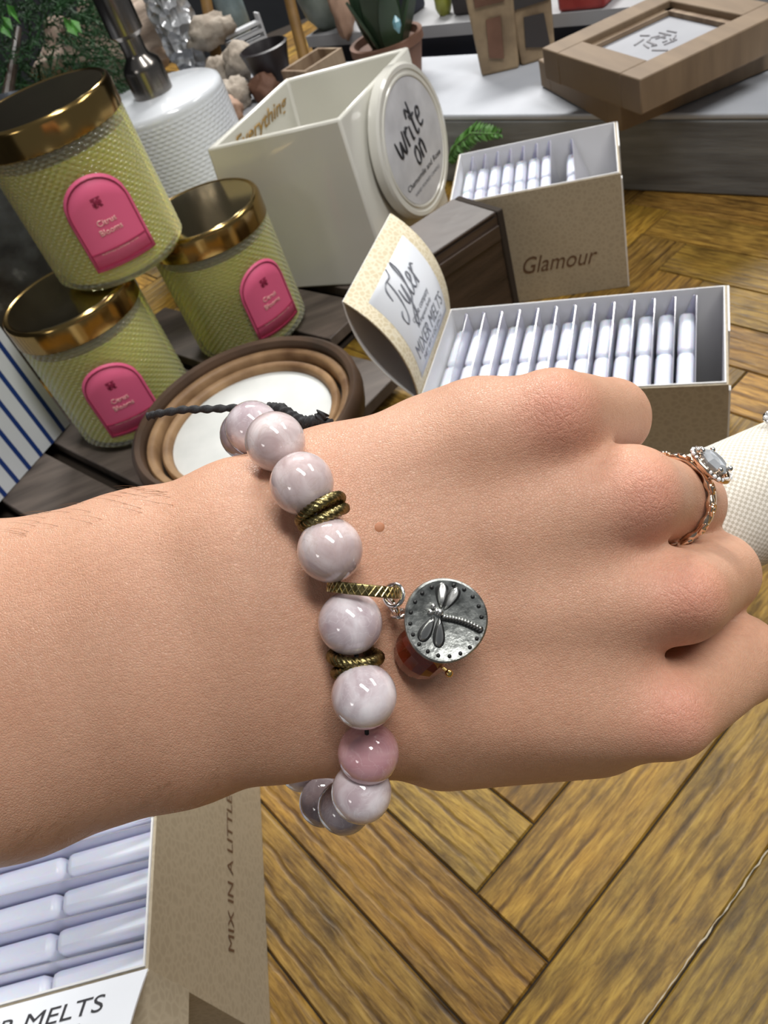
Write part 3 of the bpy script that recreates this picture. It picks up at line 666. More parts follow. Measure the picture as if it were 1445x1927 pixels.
def melt_box(nm, origin, yaw, label, packs, where, z0=0, lid=None, side_text=None, length=BL_, grp=None, BH_=.100, backh=0.0):
    t_ = thing(nm, tuple(origin), yaw, label, 'box'); th = .0011; L_ = length
    k = MB().box((0, 0, 0), (L_, th, BH_)).box((0, BD_-th, 0), (L_, BD_, BH_+backh)).box((0, th, 0), (th, BD_-th, BH_)).box((L_-th, th, 0), (L_, BD_-th, BH_+backh)).box((th, th, 0), (L_-th, BD_-th, th))
    obj('carton', k, m_kraft, t_, 'local', smooth=0)
    e = .0007; a = th+.0001
    k = MB().box((a, a, .0012), (L_-a, a+e, BH_+.0008)).box((a, BD_-a-e, .0012), (L_-a, BD_-a, BH_+.0008+backh)).box((a, a+e, .0012), (a+e, BD_-a-e, BH_+.0008)).box((L_-a-e, a+e, .0012), (L_-a, BD_-a-e, BH_+.0008+backh))
    obj('white_liner', k, m_white, t_, 'local', smooth=0)
    fl = MB().box((L_+.0002, BD_*.5, .0), (L_+.0012, BD_-.001, BH_+.0005+backh)).box((L_+.0002, .0, .0), (L_+.0012, .004, BH_-.004)); obj('end_flap', fl, m_white, t_, 'local', smooth=0)
    if lid is not None: lid(t_)
    if side_text: side_text(t_)
    MT = wm(t_); proto = None
    for i, (x, tilt, dz, lab) in enumerate(packs):
        if proto is None:
            p = thing('wax_melt_pack', (0, 0, 0), 0, lab, 'wax melt pack'); pw = .0098
            for y0_, y1_ in ((.004, BD_/2-.0006), (BD_/2+.0006, BD_-.0075)):
                obj('wax_block', MB().box((-pw/2, y0_, .002), (pw/2, y1_, .084)), m_meltwax, p, 'local', bevel=.0030)
            c_ = MB().prism([(pw/2+.0006, .003, .002), (pw/2+.0012, .003, .002), (pw/2+.0012, BD_-.0065, .002), (pw/2+.0006, BD_-.0065, .002)], [(pw/2+.0006, .003, .087), (pw/2+.0010, .003, .087), (pw/2+.0010, BD_-.0065, .0945), (pw/2+.0006, BD_-.0065, .0945)])
            c_.prism([(-pw/2+.001, BD_-.0060, .076), (pw/2, BD_-.0060, .076), (pw/2-.002, BD_-.0050, .076), (-pw/2+.003, BD_-.0050, .076)], [(pw/2-.0012, BD_-.0060, .094), (pw/2, BD_-.0060, .094), (pw/2-.0002, BD_-.0050, .094), (pw/2-.001, BD_-.0050, .094)])
            obj('clamshell', c_, m_clam, p, 'local', smooth=0); proto = p; q = p
        else:
            q = copy_tree(proto); q['label'] = lab
        q['group'] = grp
        m_ = MT@Matrix.Translation((x, .0018, .0035+dz))@Matrix.Rotation(tilt, 4, 'Y'); q.matrix_basis = m_
    return t_
ordn = ['first', 'second', 'third', 'fourth', 'fifth', 'sixth', 'seventh', 'eighth', 'ninth', 'tenth', 'eleventh', 'twelfth', 'thirteenth', 'fourteenth']
FB = Vector((.046, .392, .0004)); fyaw = math.radians(-31)
def bez(a, b_, bul, n=17):
    a, b_, bul = Vector(a), Vector(b_), Vector(bul); return [a.lerp(b_, i/(n-1))+bul*4*(i/(n-1))*(1-i/(n-1)) for i in range(n)]
def front_lid(t_, BH_=.100):
    Mi = wm(t_).inverted(); hb_, hf = Vector((0, BD_, BH_)), Vector((0, 0, BH_))
    fB, fF = Mi@hit(735, 402, .172), Mi@hit(645, 568, .166)
    bul = Vector((.011, -.004, .006)); P = bez(hb_, fB, bul); Q = bez(hf, fF, bul)
    fr = obj('lid_panel', MB().sheet(P, Q, .0008), m_cream, t_, 'local', smooth=60)
    b2 = Vector((-.010, .002, -.004)); P2 = bez(hb_+Vector((-.001, 0, 0)), fB, b2); Q2 = bez(hf+Vector((-.001, 0, 0)), fF, b2)
    obj('lid_back', MB().sheet(P2, Q2, .0008), m_white, t_, 'local', smooth=60)
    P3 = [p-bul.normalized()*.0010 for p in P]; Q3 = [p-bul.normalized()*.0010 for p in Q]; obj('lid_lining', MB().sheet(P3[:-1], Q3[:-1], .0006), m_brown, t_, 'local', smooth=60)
    # bilinear map of the lid: s across (0 front .. 1 back), r up (0 hinge .. 1 far)
    def S_(s_, r_, h_=0):
        x = r_*(len(P)-1); i = min(int(x), len(P)-2); f_ = x-i
        a = P[i].lerp(P[i+1], f_); b_ = Q[i].lerp(Q[i+1], f_); d1 = (P[i+1]-P[i]); n_ = d1.cross(a-b_).normalized()
        if n_.x < 0: n_ = -n_
        return b_.lerp(a, s_)+n_*(.0005+h_)
    n = 15; vs = []; fs = []
    for i in range(n+1):
        for j in range(2): vs.append(S_(.12+.76*j, .08+.76*i/n, .0001))
    for i in range(n): fs.append((2*i, 2*i+1, 2*i+3, 2*i+2))
    me_ = MB().add(vs, fs); lb = obj('lid_label', me_, m_label, t_, 'local', smooth=60)
    lb.modifiers.new('solid', 'SOLIDIFY').thickness = .0002
    W_ = .093; Hl = .075
    def mp(cy_):
        return lambda p: S_(.5+p.x/W_, cy_+p.y/Hl, .0004+p.z)
    I = Matrix.Identity(4)
    script(TYLER, lambda q: mp(.62)(Vector((q.x*.0068, q.y*.0085, .0001))), .00055, 'brand_script', m_greyink, lb)
    text('small_line', 'candle company', .0055, m_greyink, lb, I, width=.034, fn=mp(.44), space='local')
    text('small_line', 'the fragrance family', .004, m_greyink, lb, I, width=.030, fn=mp(.37), space='local')
    text('title', 'MIXER MELTS', .0125, m_greyink, lb, I, width=.060, fn=mp(.25), space='local')
    text('small_line', 'NET WT 4 OZ EACH', .0045, m_greyink, lb, I, width=.045, fn=mp(.15), space='local')
pf = [(.0150+.0116*i, -.08+.005*i, 0, 'white wax melt pack in the front open box, %s from its lid' % ordn[i]) for i in range(13)]
melt_box('melt_display_box', FB, fyaw, 'open kraft box of white wax melts just above the hand, lid raised', pf, '', lid=front_lid, grp='wax melt packs in the front box')
def tr_text(t_):
    text('script_print', 'Glamour', .022, m_brownink, t_, basis((1, 0, 0), (0, 0, 1), (0, -1, 0), (.079, -.0002, .034)), width=.062, shear=.4, space='local')
pt = [(.0160+.0112*i, -.09, 0., 'white wax melt pack in the rear open box, %s from its left end' % ordn[i]) for i in range(7)]+[(.121, -.30, .0005, 'white wax melt pack leaning loose at the right end of the rear box')]
melt_box('melt_display_box', Vector((.106+.040*.908, .632-.040*.419, .0004)), math.radians(-24.8), 'open kraft box of wax melts behind the dark block, script print on its front', pt, '', side_text=tr_text, length=.135, grp='wax melt packs in the rear box')
BLo = Vector((-.138, .1205, 0.0004)); byaw = math.radians(83.4)
def bl_text(t_):
    text('side_print', 'MIX IN A LITTLE', .0095, m_brownink, t_, basis((1, 0, 0), (0, 0, 1), (0, -1, 0), (.0625, -.0002, .044)), width=.075, shear=-.15, space='local')
def bl_lid(t_, BH_=.118):
    a0, a1 = Vector((0, 0, BH_)), Vector((0, BD_, BH_)); o0, o1 = Vector((-.070, .006, BH_+.010)), Vector((-.070, BD_-.006, BH_+.010)); bul = Vector((0, 0, .006))
    P = bez(a1, o1, bul); Q = bez(a0, o0, bul); pn = obj('lid_panel', MB().sheet(P, Q, .0008), m_label, t_, 'local', smooth=60)
    fl = MB().prism([Vector(p) for p in ((-.001, -.0004, BH_-.004), (-.001, .026, BH_-.001), (-.06, .030, BH_-.006), (-.06, -.004, BH_-.03))], [Vector(p) for p in ((-.001, -.0004, BH_-.003), (-.001, .026, BH_), (-.06, .030, BH_-.005), (-.06, -.004, BH_-.029))])
    for v in fl.v: v.z += .0
    obj('side_flap', MB().sheet([Vector((0, 0, BH_)), Vector((-.02, .008, BH_+.0075)), Vector((-.06, .020, BH_+.016))], [Vector((0, -.001, BH_-.03)), Vector((-.02, -.002, BH_-.028)), Vector((-.06, -.004, BH_-.02))], .0008), m_kraft, t_, 'local', smooth=60)
    def at_(y_, x_, dz=.0): 
        r_ = -x_/.070; return Vector((x_, y_, BH_+.010*r_+.024*r_*(1-r_)+.0006))
    def mp(cx_, cy_): return lambda p: at_(cy_-p.x, cx_+p.y)+Vector((0, 0, p.z))
    I = Matrix.Identity(4)
    text('title', 'MIXER MELTS', .0085, m_ink, pn, I, width=.064, fn=mp(-.0085, .046), space='local')
    text('small_line', 'NET WT 4 OZ', .0035, m_greyink, pn, I, width=.03, fn=mp(-.0150, .036), space='local')
    text('small_line', 'TROPHY', .0062, m_ink, pn, I, width=.026, fn=mp(-.0215, .036), space='local')
    script(TYLER, lambda q: mp(-.036, .022)(Vector((q.x*.0066, q.y*.0075, .0001))), .0007, 'brand_script', m_ink, pn)
pb = [(.016+.0152*i, -.09, .018, 'white wax melt pack in the lower left box, %s from its folded lid' % ordn[i]) for i in range(10)]
melt_box('melt_display_box', BLo, byaw, 'open kraft box of white wax melts below the forearm at lower left', pb, '', lid=bl_lid, side_text=bl_text, BH_=.118, grp='wax melt packs in the lower left box')

# ================= CANDLE JARS =================
def candle(loc, rz, label):
    t_ = thing('candle_jar', loc, rz, label, 'candle', 'yellow green candles in hobnail glass'); r0 = .0525
    zs_ = np.linspace(.006, .1045, 38*4); prof = [(.001, .0), (r0-.008, .0), (r0-.003, .0018)]+[(r0, z) for z in zs_]
    def fn(a, z, j):
        if j < 3: return 0
        row = (j-3)/4.; sh = .5*(int(row) % 2); return .0013*max(0, math.sin(math.pi*(row % 1)))*abs(math.sin(math.pi*(52*a/(2*math.pi)+sh)))
    obj('glass', MB().lathe(prof, 320, fn=fn, cap=False), m_glass, t_, 'local', smooth=180, fix=False)
    obj('wax', MB().lathe([(.001, .004), (r0-.008, .004), (r0-.0035, .008), (r0-.0030, .095), (.001, .095)], 64), m_wax, t_, 'local', smooth=40)
    rl = .0542
    ld = obj('lid', MB().lathe([(rl-.001, .1045), (rl, .1055), (rl, .1215), (rl-.0008, .1238), (rl-.0022, .1248), (rl-.0032, .1246), (rl-.0045, .1236), (.001, .1236)], 96), m_gold, t_, 'local', smooth=40)
    obj('lid_disc', MB().lathe([(.001, .1237), (rl-.0048, .1237), (rl-.0052, .1242), (.001, .1242)], 64), m_goldtop, ld, 'local', smooth=30)
    rL = r0+.0016; cz = .050; w_, h_ = .050, .066
    def wrap(p): a = p.x/rL; rr = rL+p.z; return Vector((rr*math.cos(a), rr*math.sin(a), cz+p.y))
    def arch(w_, h_, z, y0_=0, inner=None, n=28):
        vs = []; fs = []
        for i in range(n+1):
            x = -w_/2+w_*i/n; yb = -h_/2+y0_; yt = h_/2-w_/2+math.sqrt(max(0, (w_/2)**2-x*x))+y0_; 
            for j in range(5): vs.append(wrap(Vector((x, yb+(yt-yb)*j/4, z))))
        for i in range(n):
            for j in range(4): fs.append((i*5+j, (i+1)*5+j, (i+1)*5+j+1, i*5+j+1))
        return vs, fs
    vs, fs = arch(w_, h_, .0); lb = obj('label', MB().add(vs, fs), m_pink, t_, 'local', smooth=180); lb.modifiers.new('s', 'SOLIDIFY').thickness = .0002
    def line(pts, wd=.00045):
        P = [Vector((x, y, .0003)) for x, y in pts]; mb = MB(); D_ = []
        for a, b_ in zip(P[:-1], P[1:]):
            for i in range(8): D_.append(a.lerp(b_, i/8))
        D_.append(P[-1]); mb.tube([wrap(p) for p in D_], wd, 6); return mb
    wi, hi = w_-.005, h_-.005; pts_ = [(-wi/2, -hi/2), (-wi/2, hi/2-wi/2)]+[(-wi/2*math.cos(t_), hi/2-wi/2+wi/2*math.sin(t_)) for t_ in np.linspace(.15, math.pi-.15, 14)]+[(wi/2, hi/2-wi/2), (wi/2, -hi/2), (-wi/2, -hi/2)]
    obj('label_border', line(pts_), m_red, lb, 'local'); obj('label_border', line([(-wi/2, -hi/2+.011), (wi/2, -hi/2+.011)]), m_red, lb, 'local')
    I = Matrix.Identity(4); sh = lambda x0, y0_: (lambda p: wrap(Vector((p.x+x0, p.y+y0_, p.z+.0003))))
    text('scent_name', 'Citrus', .0062, m_pale, lb, I, sx=.95, fn=sh(0, .0), space='local', bold=.01)
    text('scent_name', 'Blooms', .0062, m_pale, lb, I, sx=.95, fn=sh(0, -.0068), space='local', bold=.01)
    text('small_print', 'SCENTED CANDLE 12 OZ', .0030, m_pale, lb, I, width=.030, fn=sh(0, -.0205), space='local')
    em = MB()
    for i in range(6):
        for j in range(6):
            if (i*7+j*5+i*j) % 3: 
                x, y = -.0036+i*.0012, .0105+j*.0012; em.add([wrap(Vector((x+a, y+b_, .0003))) for a, b_ in ((0, 0), (.0011, 0), (.0011, .0011), (0, .0011))], [(0, 1, 2, 3)])
    obj('emblem', em, m_red, lb, 'local', smooth=0); text('emblem_letter', 'A', .0075, m_red, lb, I, fn=lambda p: wrap(Vector((p.x, p.y+.0140, p.z+.0005))), space='local', bold=.03)
    return t_
def ang(x, y, off): return math.atan2(-y, -x)+math.radians(off)
J1, J2, J3 = (-.170, .633), (-.050, .692), (-.118, .652)
cj = candle((*J1, .02), ang(*J1, -9), 'yellow green candle jar at lower left of the stack beside the striped box')
for (p, z, off, lab) in ((J2, .02, 27, 'yellow green candle jar at right of the stack against the square planter'), (J3, .1452, 2, 'yellow green candle jar balanced on top of the other two')):
    c_ = copy_tree(cj); c_.location = (*p, z); c_.rotation_euler = (0, 0, ang(*p, off)); c_['label'] = lab

# ================= WOODEN DISH =================
wd = thing('wooden_dish', (-.068, .500, .0205), 0, 'round turned wooden dish with stepped rim and white filling behind the bracelet', 'dish'); Ro = .0905
obj('outer_wall', MB().lathe([(.001, 0), (.055, 0), (.072, .006), (Ro-.002, .030), (Ro, .040), (Ro-.0010, .0480), (Ro-.0045, .0505), (Ro-.0080, .0490), (Ro-.0090, .0450), (Ro-.0095, .0300), (.001, .0300)], 96), m_bowldark, wd, 'local', smooth=50)
obj('stepped_rim', MB().lathe([(Ro-.0097, .0301), (Ro-.0097, .0420), (Ro-.0112, .0435), (Ro-.0150, .0430), (Ro-.0165, .0410), (Ro-.0168, .0301)], 96, cap=False), m_bowl, wd, 'local', smooth=50)
obj('stepped_rim', MB().lathe([(Ro-.0195, .0301), (Ro-.0198, .0372), (Ro-.0212, .0385), (Ro-.0245, .0380), (Ro-.0262, .0362), (Ro-.0265, .0301)], 96, cap=False), m_bowl, wd, 'local', smooth=50)
obj('groove', MB().lathe([(Ro-.0169, .0302), (Ro-.0169, .0310), (Ro-.0194, .0310), (Ro-.0194, .0302)], 96, cap=False), m_gap, wd, 'local', smooth=0)
obj('white_filling', MB().lathe([(.001, .0301), (Ro-.0266, .0301), (Ro-.0268, .0325), (.001, .0322)], 96), m_fill, wd, 'local', smooth=30)

# ================= SOAP DISPENSER =================
zt = .18; bc = hit(292, 180, zt); rb_ = .070
sd2 = thing('soap_dispenser', (bc.x, bc.y, .02), 0, 'white hobnail ceramic soap dispenser with dark steel pump behind the candles', 'soap dispenser')
hh = zt-.02
def fnb(a, z, j): 
    if j < 3 or z > hh-.010: return 0
    row = (j-3)/4.; return .0007*max(0, math.sin(math.pi*(row % 1)))*abs(math.sin(math.pi*(56*a/(2*math.pi)+.5*(int(row) % 2))))
obj('bottle', MB().lathe([(.001, 0), (rb_-.004, 0), (rb_, .004)]+[(rb_, z) for z in np.linspace(.006, hh-.006, 38*4)]+[(rb_-.0012, hh-.002), (rb_-.005, hh), (.020, hh+.003), (.001, hh+.003)], 280, fn=fnb), m_hobwhite, sd2, 'local', smooth=50, fix=False)
pm = obj('pump', MB().lathe([(.0205, hh+.002), (.0205, hh+.026), (.0190, hh+.032), (.0125, hh+.038), (.0115, hh+.042), (.0115, hh+.058)], 48), m_steel, sd2, 'local', smooth=40)
obj('pump_head', MB().lathe([(.0135, hh+.056), (.0170, hh+.060), (.0170, hh+.150), (.0150, hh+.154), (.001, hh+.154)], 48).tube([(0, 0, hh+.144), (.03, .02, hh+.146), (.055, .035, hh+.138)], [.007, .006, .0045], 12), m_steel, pm, 'local', smooth=40)

# ================= SQUARE PLANTER =================
zr = .168
FL, FR, BR, BL = hit(388, 281, zr), hit(638, 224, zr), hit(769, 86, zr), hit(536, 148, zr)
fr_, br_ = hit(735, 533, .0205), hit(845, 380, .0205); fl_ = hit(478, 548, .0205); bl_ = fl_+br_-fr_
pl = thing('square_planter', tuple((fr_+bl_)/2), 0, 'cream glazed square ceramic pot, open topped, behind the candles', 'planter')
cen_t = (FL+FR+BR+BL)/4; cen_b = (fr_+br_+fl_+bl_)/4
def inset(p, c, k): return c+(p-c)*k
tops = [FL, FR, BR, BL]; bots = [fl_, fr_, br_, bl_]; k = .915
def bil(P, u_, v_): return P[0]*(1-u_)*(1-v_)+P[1]*u_*(1-v_)+P[2]*u_*v_+P[3]*(1-u_)*v_
it = [inset(p, cen_t, k) for p in tops]; ib = [inset(p, cen_b, k)+Vector((0, 0, .008)) for p in bots]
vs = tops+bots+it+ib
fs = [(4, 5, 1, 0), (5, 6, 2, 1), (6, 7, 3, 2), (7, 4, 0, 3), (7, 6, 5, 4), (0, 1, 9, 8), (1, 2, 10, 9), (2, 3, 11, 10), (3, 0, 8, 11), (8, 9, 13, 12), (9, 10, 14, 13), (10, 11, 15, 14), (11, 8, 12, 15), (12, 13, 14, 15)]
obj('pot', MB().add(vs, fs), m_ceramic, pl, smooth=60, bevel=.0022)
# inner left wall lettering
xl = (it[3]-it[0]).normalized(); zl = (it[0]-ib[0]).normalized(); nl = xl.cross(zl).normalized()
if nl.dot(cen_t-it[0]) < 0: nl = -nl
ctr = it[0].lerp(it[3], .54)-zl*.015+nl*.0012
text('gold_script', 'Everything', .019, m_goldink, pl, basis(xl, zl, xl.cross(zl), ctr), width=.095, shear=.3, bold=.012)
# round plaque on the right face
e2 = (BR-FR).normalized(); up2 = (FR-fr_).normalized(); up2 = (up2-up2.dot(e2)*e2).normalized(); nf = e2.cross(up2)
def plane_hit(px, py, p0, n_): d = Vector(ray(px, py)); return camp+d*((p0-camp).dot(n_)/d.dot(n_))
if nf.dot(FR-cen_t) < 0: nf = -nf
pc = plane_hit(783, 267, FR+nf*.0145, nf)
MP = basis(e2, up2, nf, pc); rp = .0665
pq = thing('round_plaque', tuple(pc), 0, 'round cream ceramic plaque lettered write on, leaning on the right side of the planter', 'plaque')
obj('disc', MB().lathe([(.001, -.012), (rp-.002, -.012), (rp, -.010), (rp, -.002), (rp-.002, 0), (rp-.0055, 0), (rp-.0065, -.0010), (rp-.0085, -.0010), (rp-.0095, 0), (rp-.011, 0), (rp-.012, -.0012), (.001, -.0012)], 96, MP), m_ceramic, pq, smooth=35)
fc = obj('paper_face', MB().lathe([(.001, -.0011), (rp-.0122, -.0011), (rp-.0122, -.0006), (.001, -.0006)], 72, MP), noisy('mottled_paper', (.50, .50, .52), (.66, .66, .68), 45, .6), pq, smooth=30)
def stroke(paths, M, r=.0011, name='script_word'):
    mb = MB()
    for P in paths:
        P = [Vector((x, y, 0)) for x, y in P]; Q = []
        for i in range(len(P)-1):
            a = P[max(i-1, 0)]; b_ = P[i]; c_ = P[i+1]; d = P[min(i+2, len(P)-1)]
            for j in range(6):
                t_ = j/6; Q.append(.5*((2*b_)+(c_-a)*t_+(2*a-5*b_+4*c_-d)*t_*t_+(3*b_-a-3*c_+d)*t_**3))
        Q.append(P[-1]); mb.tube([M@q for q in Q], [r*(.7+.5*abs(math.sin(i*.35))) for i in range(len(Q))], 6)
    return obj(name, mb, m_ink, fc, smooth=60)
Mw = MP@Matrix.Translation((0, .013, -.0004))@Matrix.Rotation(.12, 4, 'Z')@Matrix.Diagonal((.0092, .0105, 1, 1))
stroke([[(-3.9, .7), (-3.7, -.6), (-3.3, -.9), (-2.9, .3), (-2.7, -.7), (-2.3, -.9), (-2.0, .8)],
        [(-1.6, .6), (-1.5, -.9)], [(-1.5, .1), (-1.1, .6), (-.8, .45)],
        [(-.4, .4), (-.35, -.8), (-.1, -.85)], [(-.35, 1.0), (-.1, 1.7), (.5, 1.1), (.1, .95)],
        [(.6, 2.1), (.65, -.5), (.9, -.9), (1.3, -.7)], [(0.2, .7), (1.2, .8)],
        [(1.7, 0), (2.3, .2), (2.4, .7), (1.9, .8), (1.6, .1), (1.9, -.7), (2.6, -.6)]], Mw)
Mw = MP@Matrix.Translation((.003, -.009, -.0004))@Matrix.Rotation(.12, 4, 'Z')@Matrix.Diagonal((.0085, .0105, 1, 1))
stroke([[(-.7, .7), (-1.2, .3), (-1.2, -.6), (-.6, -.8), (-.3, -.1), (-.5, .6), (-.8, .7)], [(.2, .6), (.2, -.8)], [(.2, .2), (.7, .7), (1.0, .3), (1.05, -.8)]], Mw)
text('small_line', 'Chamomile and Rose', .0075, m_ink, fc, MP@Matrix.Translation((0, -.0275, -.0004)), width=.078, bold=.01)
text('small_line', 'HAND POURED CANDLE', .0045, m_greyink, fc, MP@Matrix.Translation((0, -.0375, -.0004)), width=.058)

# ================= DARK BLOCK CRATE =================
A_, B_, C_ = Vector((.169, .560, 0)), Vector((.094, .530, 0)), Vector((.146, .606, 0))
ex = (A_-B_).normalized(); ey = Vector((-ex.y, ex.x, 0)); MC = basis(ex, ey, (0, 0, 1), B_)
cr = thing('dark_wooden_block', tuple(B_), 0, 'dark brown wooden block crate between the planter and the rear melt box', 'crate')
obj('block', MB().box((.0, 0, .004), ((A_-B_).length-.003, .048, .108), MC), m_dark, cr, bevel=.002)
obj('edge_post', MB().box(((A_-B_).length-.006, -.0015, .0005), ((A_-B_).length, .0495, .110), MC), m_gap, cr, bevel=.001)
obj('top_board', MB().box((-.001, -.0015, .1085), ((A_-B_).length-.007, .0490, .111), MC), m_dark, cr, bevel=.001)
obj('front_rail', MB().box((.0, -.0022, .088), ((A_-B_).length-.007, -.0002, .100), MC), m_dark, cr, bevel=.0006)

# ================= STRIPED BOX =================
s0, s1 = hit(130, 797, .0206), hit(0, 942, .0206); ex = (s1-s0).normalized(); ey = Vector((ex.y, -ex.x, 0)); ey = ey if ey.y > 0 else -ey
sb = thing('striped_box', tuple(s0), 0, 'white box with vertical blue stripes at the left edge beside the lower candle', 'box')
MX = Matrix.Identity(4); MX = basis(ex, ey, (0, 0, 1), s0)
def flipbox(mb): return mb
obj('box_body', MB().box((.0, 0, 0), (.16, .035, .110), MX), m_beige, sb, bevel=.001)
obj('front_panel', MB().box((-.0005, -.0012, 0), (.16, -.0001, .1105), MX), m_stripe_w, sb)
for i in range(9): obj('stripe', MB().box((.0075+i*.0165, -.0018, .0), (.0115+i*.0165, -.0013, .1105), MX), m_stripe_b, sb, smooth=0)

# ================= GALVANISED TUB AND EVERGREEN =================
tc_ = Vector((-.262, .885, 0)); tb = thing('galvanised_tub', (tc_.x, tc_.y, .0005), 0, 'grey galvanised metal tub behind the left candles, holding the evergreen', 'tub')
obj('tub_wall', MB().lathe([(.001, 0), (.085, 0), (.088, .004), (.108, .215), (.111, .218), (.108, .222), (.104, .218), (.085, .05), (.001, .05)], 64, fn=lambda a, z, j: .0012*math.sin(9*a+z*40)), m_galv, tb, 'local', smooth=50)
tr = thing('evergreen_shrub', (tc_.x, tc_.y, .055), 0, 'dark green evergreen foliage at the top left corner in the galvanised tub', 'plant')
gc = HP(35, 55, 1.02)
obj('stem', MB().tube([(tc_.x, tc_.y, .055), (tc_.x*.7+gc.x*.3, tc_.y*.7+gc.y*.3, .17), tuple(gc)], [.012, .009, .004], 10), m_dark, tr)
mb = MB(); mb2 = MB()
def leaf(mb, p, d, l, w_):
    d = Vector(d).normalized(); s_ = d.orthogonal().normalized(); s_ = Matrix.Rotation(random.uniform(0, 6.28), 3, d)@s_; n_ = d.cross(s_)
    mb.add([p, p+d*l*.45+s_*w_+n_*w_*.2, p+d*l, p+d*l*.45-s_*w_+n_*w_*.2, p+d*l*.45-n_*w_*.25], [(0, 1, 2), (0, 2, 3), (0, 4, 1), (1, 4, 2), (2, 4, 3), (3, 4, 0)])
for i in range(1500):
    a = Vector(rng.normal(size=3)); a.normalize(); a *= random.uniform(.3, 1)**.5; p = gc+Vector((a.x*.115, a.y*.12, a.z*.125-.02)); d = (p-gc).normalized()+Vector(rng.normal(size=3))*.5
    d.normalize(); q = p+d*.03
    mb.tube([p, q], [.0010, .0004], 4, cap=False)
    for j in range(9): leaf(mb, p.lerp(q, j/9), d+Vector(rng.normal(size=3))*.7, .0085, .0010)
obj('foliage', mb, m_green, tr, smooth=0, fix=False)['kind'] = 'stuff'
for (x, y) in ((2, 30), (12, 8), (0, 45), (18, 20), (125, 42), (132, 36), (118, 32)): leaf(mb2, HP(x, y, .93), Vector(R@np.array([.5, .6, .1])), .020, .006)
obj('bright_leaves', mb2, m_green2, tr, smooth=0, fix=False)['kind'] = 'stuff'

# ================= THINGS ON THE BENCH =================
def bg(px, py, z=ZB): p = hit(px, py, z); return p, W2C(p)[2]/F
def lump(mb, c, r, n=28, amp=.18, fr=2.2, M3=None, seed=0):
    from mathutils import noise
    k0 = len(mb.v); mb.sphere((0, 0, 0), 1., n)
    for i in range(k0, len(mb.v)):
        v = mb.v[i]; q = v*(1+amp*noise.noise(v*fr+Vector((seed*3.1, seed, 0)))*2+amp*.5*noise.noise(v*fr*3+Vector((seed, 0, 5)))); q = Vector((q.x*r[0], q.y*r[1], q.z*r[2])); mb.v[i] = Vector(c)+(M3@q if M3 else q)
    return mb
Rc = Matrix(R.tolist())
def rest(c_px, z, r): p, s_ = bg(*c_px, z); return p+Vector((0, 0, 0)), s_
p, s_ = bg(225, 190)
for v_, lab, cpx, rr, sd1 in ((0, 'large twisted pale driftwood piece behind the soap pump', (235, 165), (108, 50, 62), 3), ):
    p, s_ = bg(*cpx); o = obj('driftwood', lump(MB(), p+Vector((0, -.01, rr[2]*s_*1.05)), [x*s_ for x in rr], 48, .42, 1.9, None, sd1), m_rock, smooth=180); tag(o, lab, 'driftwood')
p, s_ = bg(366, 140); o = obj('wrapped_parcel', lump(MB(), p+Vector((0, 0, 95*s_)), (36*s_, 30*s_, 100*s_), 40, .16, 3., None, 5), m_film, smooth=40); tag(o, 'upright parcel in crinkled clear film behind the soap dispenser', 'parcel')
fib = [(418, 112, 46, 26, 'beige fibre block on top of the little pile by the film parcel', 40), (425, 150, 34, 26, 'beige fibre block at lower left of the little pile', 6), (466, 140, 38, 28, 'beige fibre block in the middle of the little pile, beside the dark pot', 16), (455, 185, 40, 26, 'pale fibre block nearest the soap dispenser shoulder', 2), (440, 215, 30, 24, 'small pinkish stone tucked beside the planter corner', 0), (505, 172, 30, 24, 'reddish brown lump between fibre blocks and planter rim', 0)]
for i, (x, y, a, b2, lab, dz) in enumerate(fib):
    p, s_ = bg(x, y+14); mm_ = m_fibre if i < 4 else (m_peach if i == 4 else m_terra)
    o = obj('fibre_block' if i < 4 else 'stone', lump(MB(), p+Vector((0, 0, (b2*.8+dz)*s_)), (a*s_, a*.7*s_, b2*s_), 24, .22, 2.4, Matrix.Rotation(.5*i, 3, 'Z'), i), mm_, smooth=180); tag(o, lab, 'block' if i < 4 else 'stone', 'fibre blocks behind the planter' if i < 4 else None)
p, s_ = bg(522, 165); po = obj('dark_pot', MB().lathe([(.001, 0), (28*s_, 0), (42*s_, 60*s_), (46*s_, 72*s_), (42*s_, 74*s_), (36*s_, 60*s_), (24*s_, 8*s_), (.001, 8*s_)], 40, Matrix.Translation(p)), m_blackpot, smooth=50); tag(po, 'small empty black pot behind the planter', 'pot')
for (x, y, x2, y2, lab) in ((412, 110, 380, -40, 'golden wooden post nearest the film parcel'), (578, 112, 530, -60, 'golden wooden post behind the dark pot')):
    p, s_ = bg(x, y+20); p += Vector((0, 0, .0)); d_ = W2C(p)[2]; q = HP(x2, y2, d_*.97); o = obj('wooden_post', MB().tube([p, q], [11*s_, 10*s_], 16), m_post); tag(o, lab, 'post')
p, s_ = bg(452, 66); o = obj('blue_grey_jar', MB().lathe([(.001, 0), (20*s_, 0), (26*s_, 12*s_), (26*s_, 80*s_), (18*s_, 92*s_), (18*s_, 100*s_), (.001, 100*s_)], 32, Matrix.Translation(p)), m_bluegrey, smooth=50); tag(o, 'blue grey ribbed jar at the top behind the white slats', 'jar')
p, s_ = bg(472, 100); 
rk = thing('white_slat_rack', tuple(p), 0, 'small stack of thin white slats behind the beige fibre blocks', 'rack')
for i in range(4): obj('slat', MB().box((-38*s_, -10*s_, i*13*s_), (34*s_, 10*s_, (i*13+5)*s_), Matrix.Translation(p)@Matrix.Rotation(.25, 4, 'Z')), m_paper, rk)
obj('upright', MB().box((34*s_, -10*s_, 0), (38*s_, 10*s_, 56*s_), Matrix.Translation(p)@Matrix.Rotation(.25, 4, 'Z')), m_paper, rk)
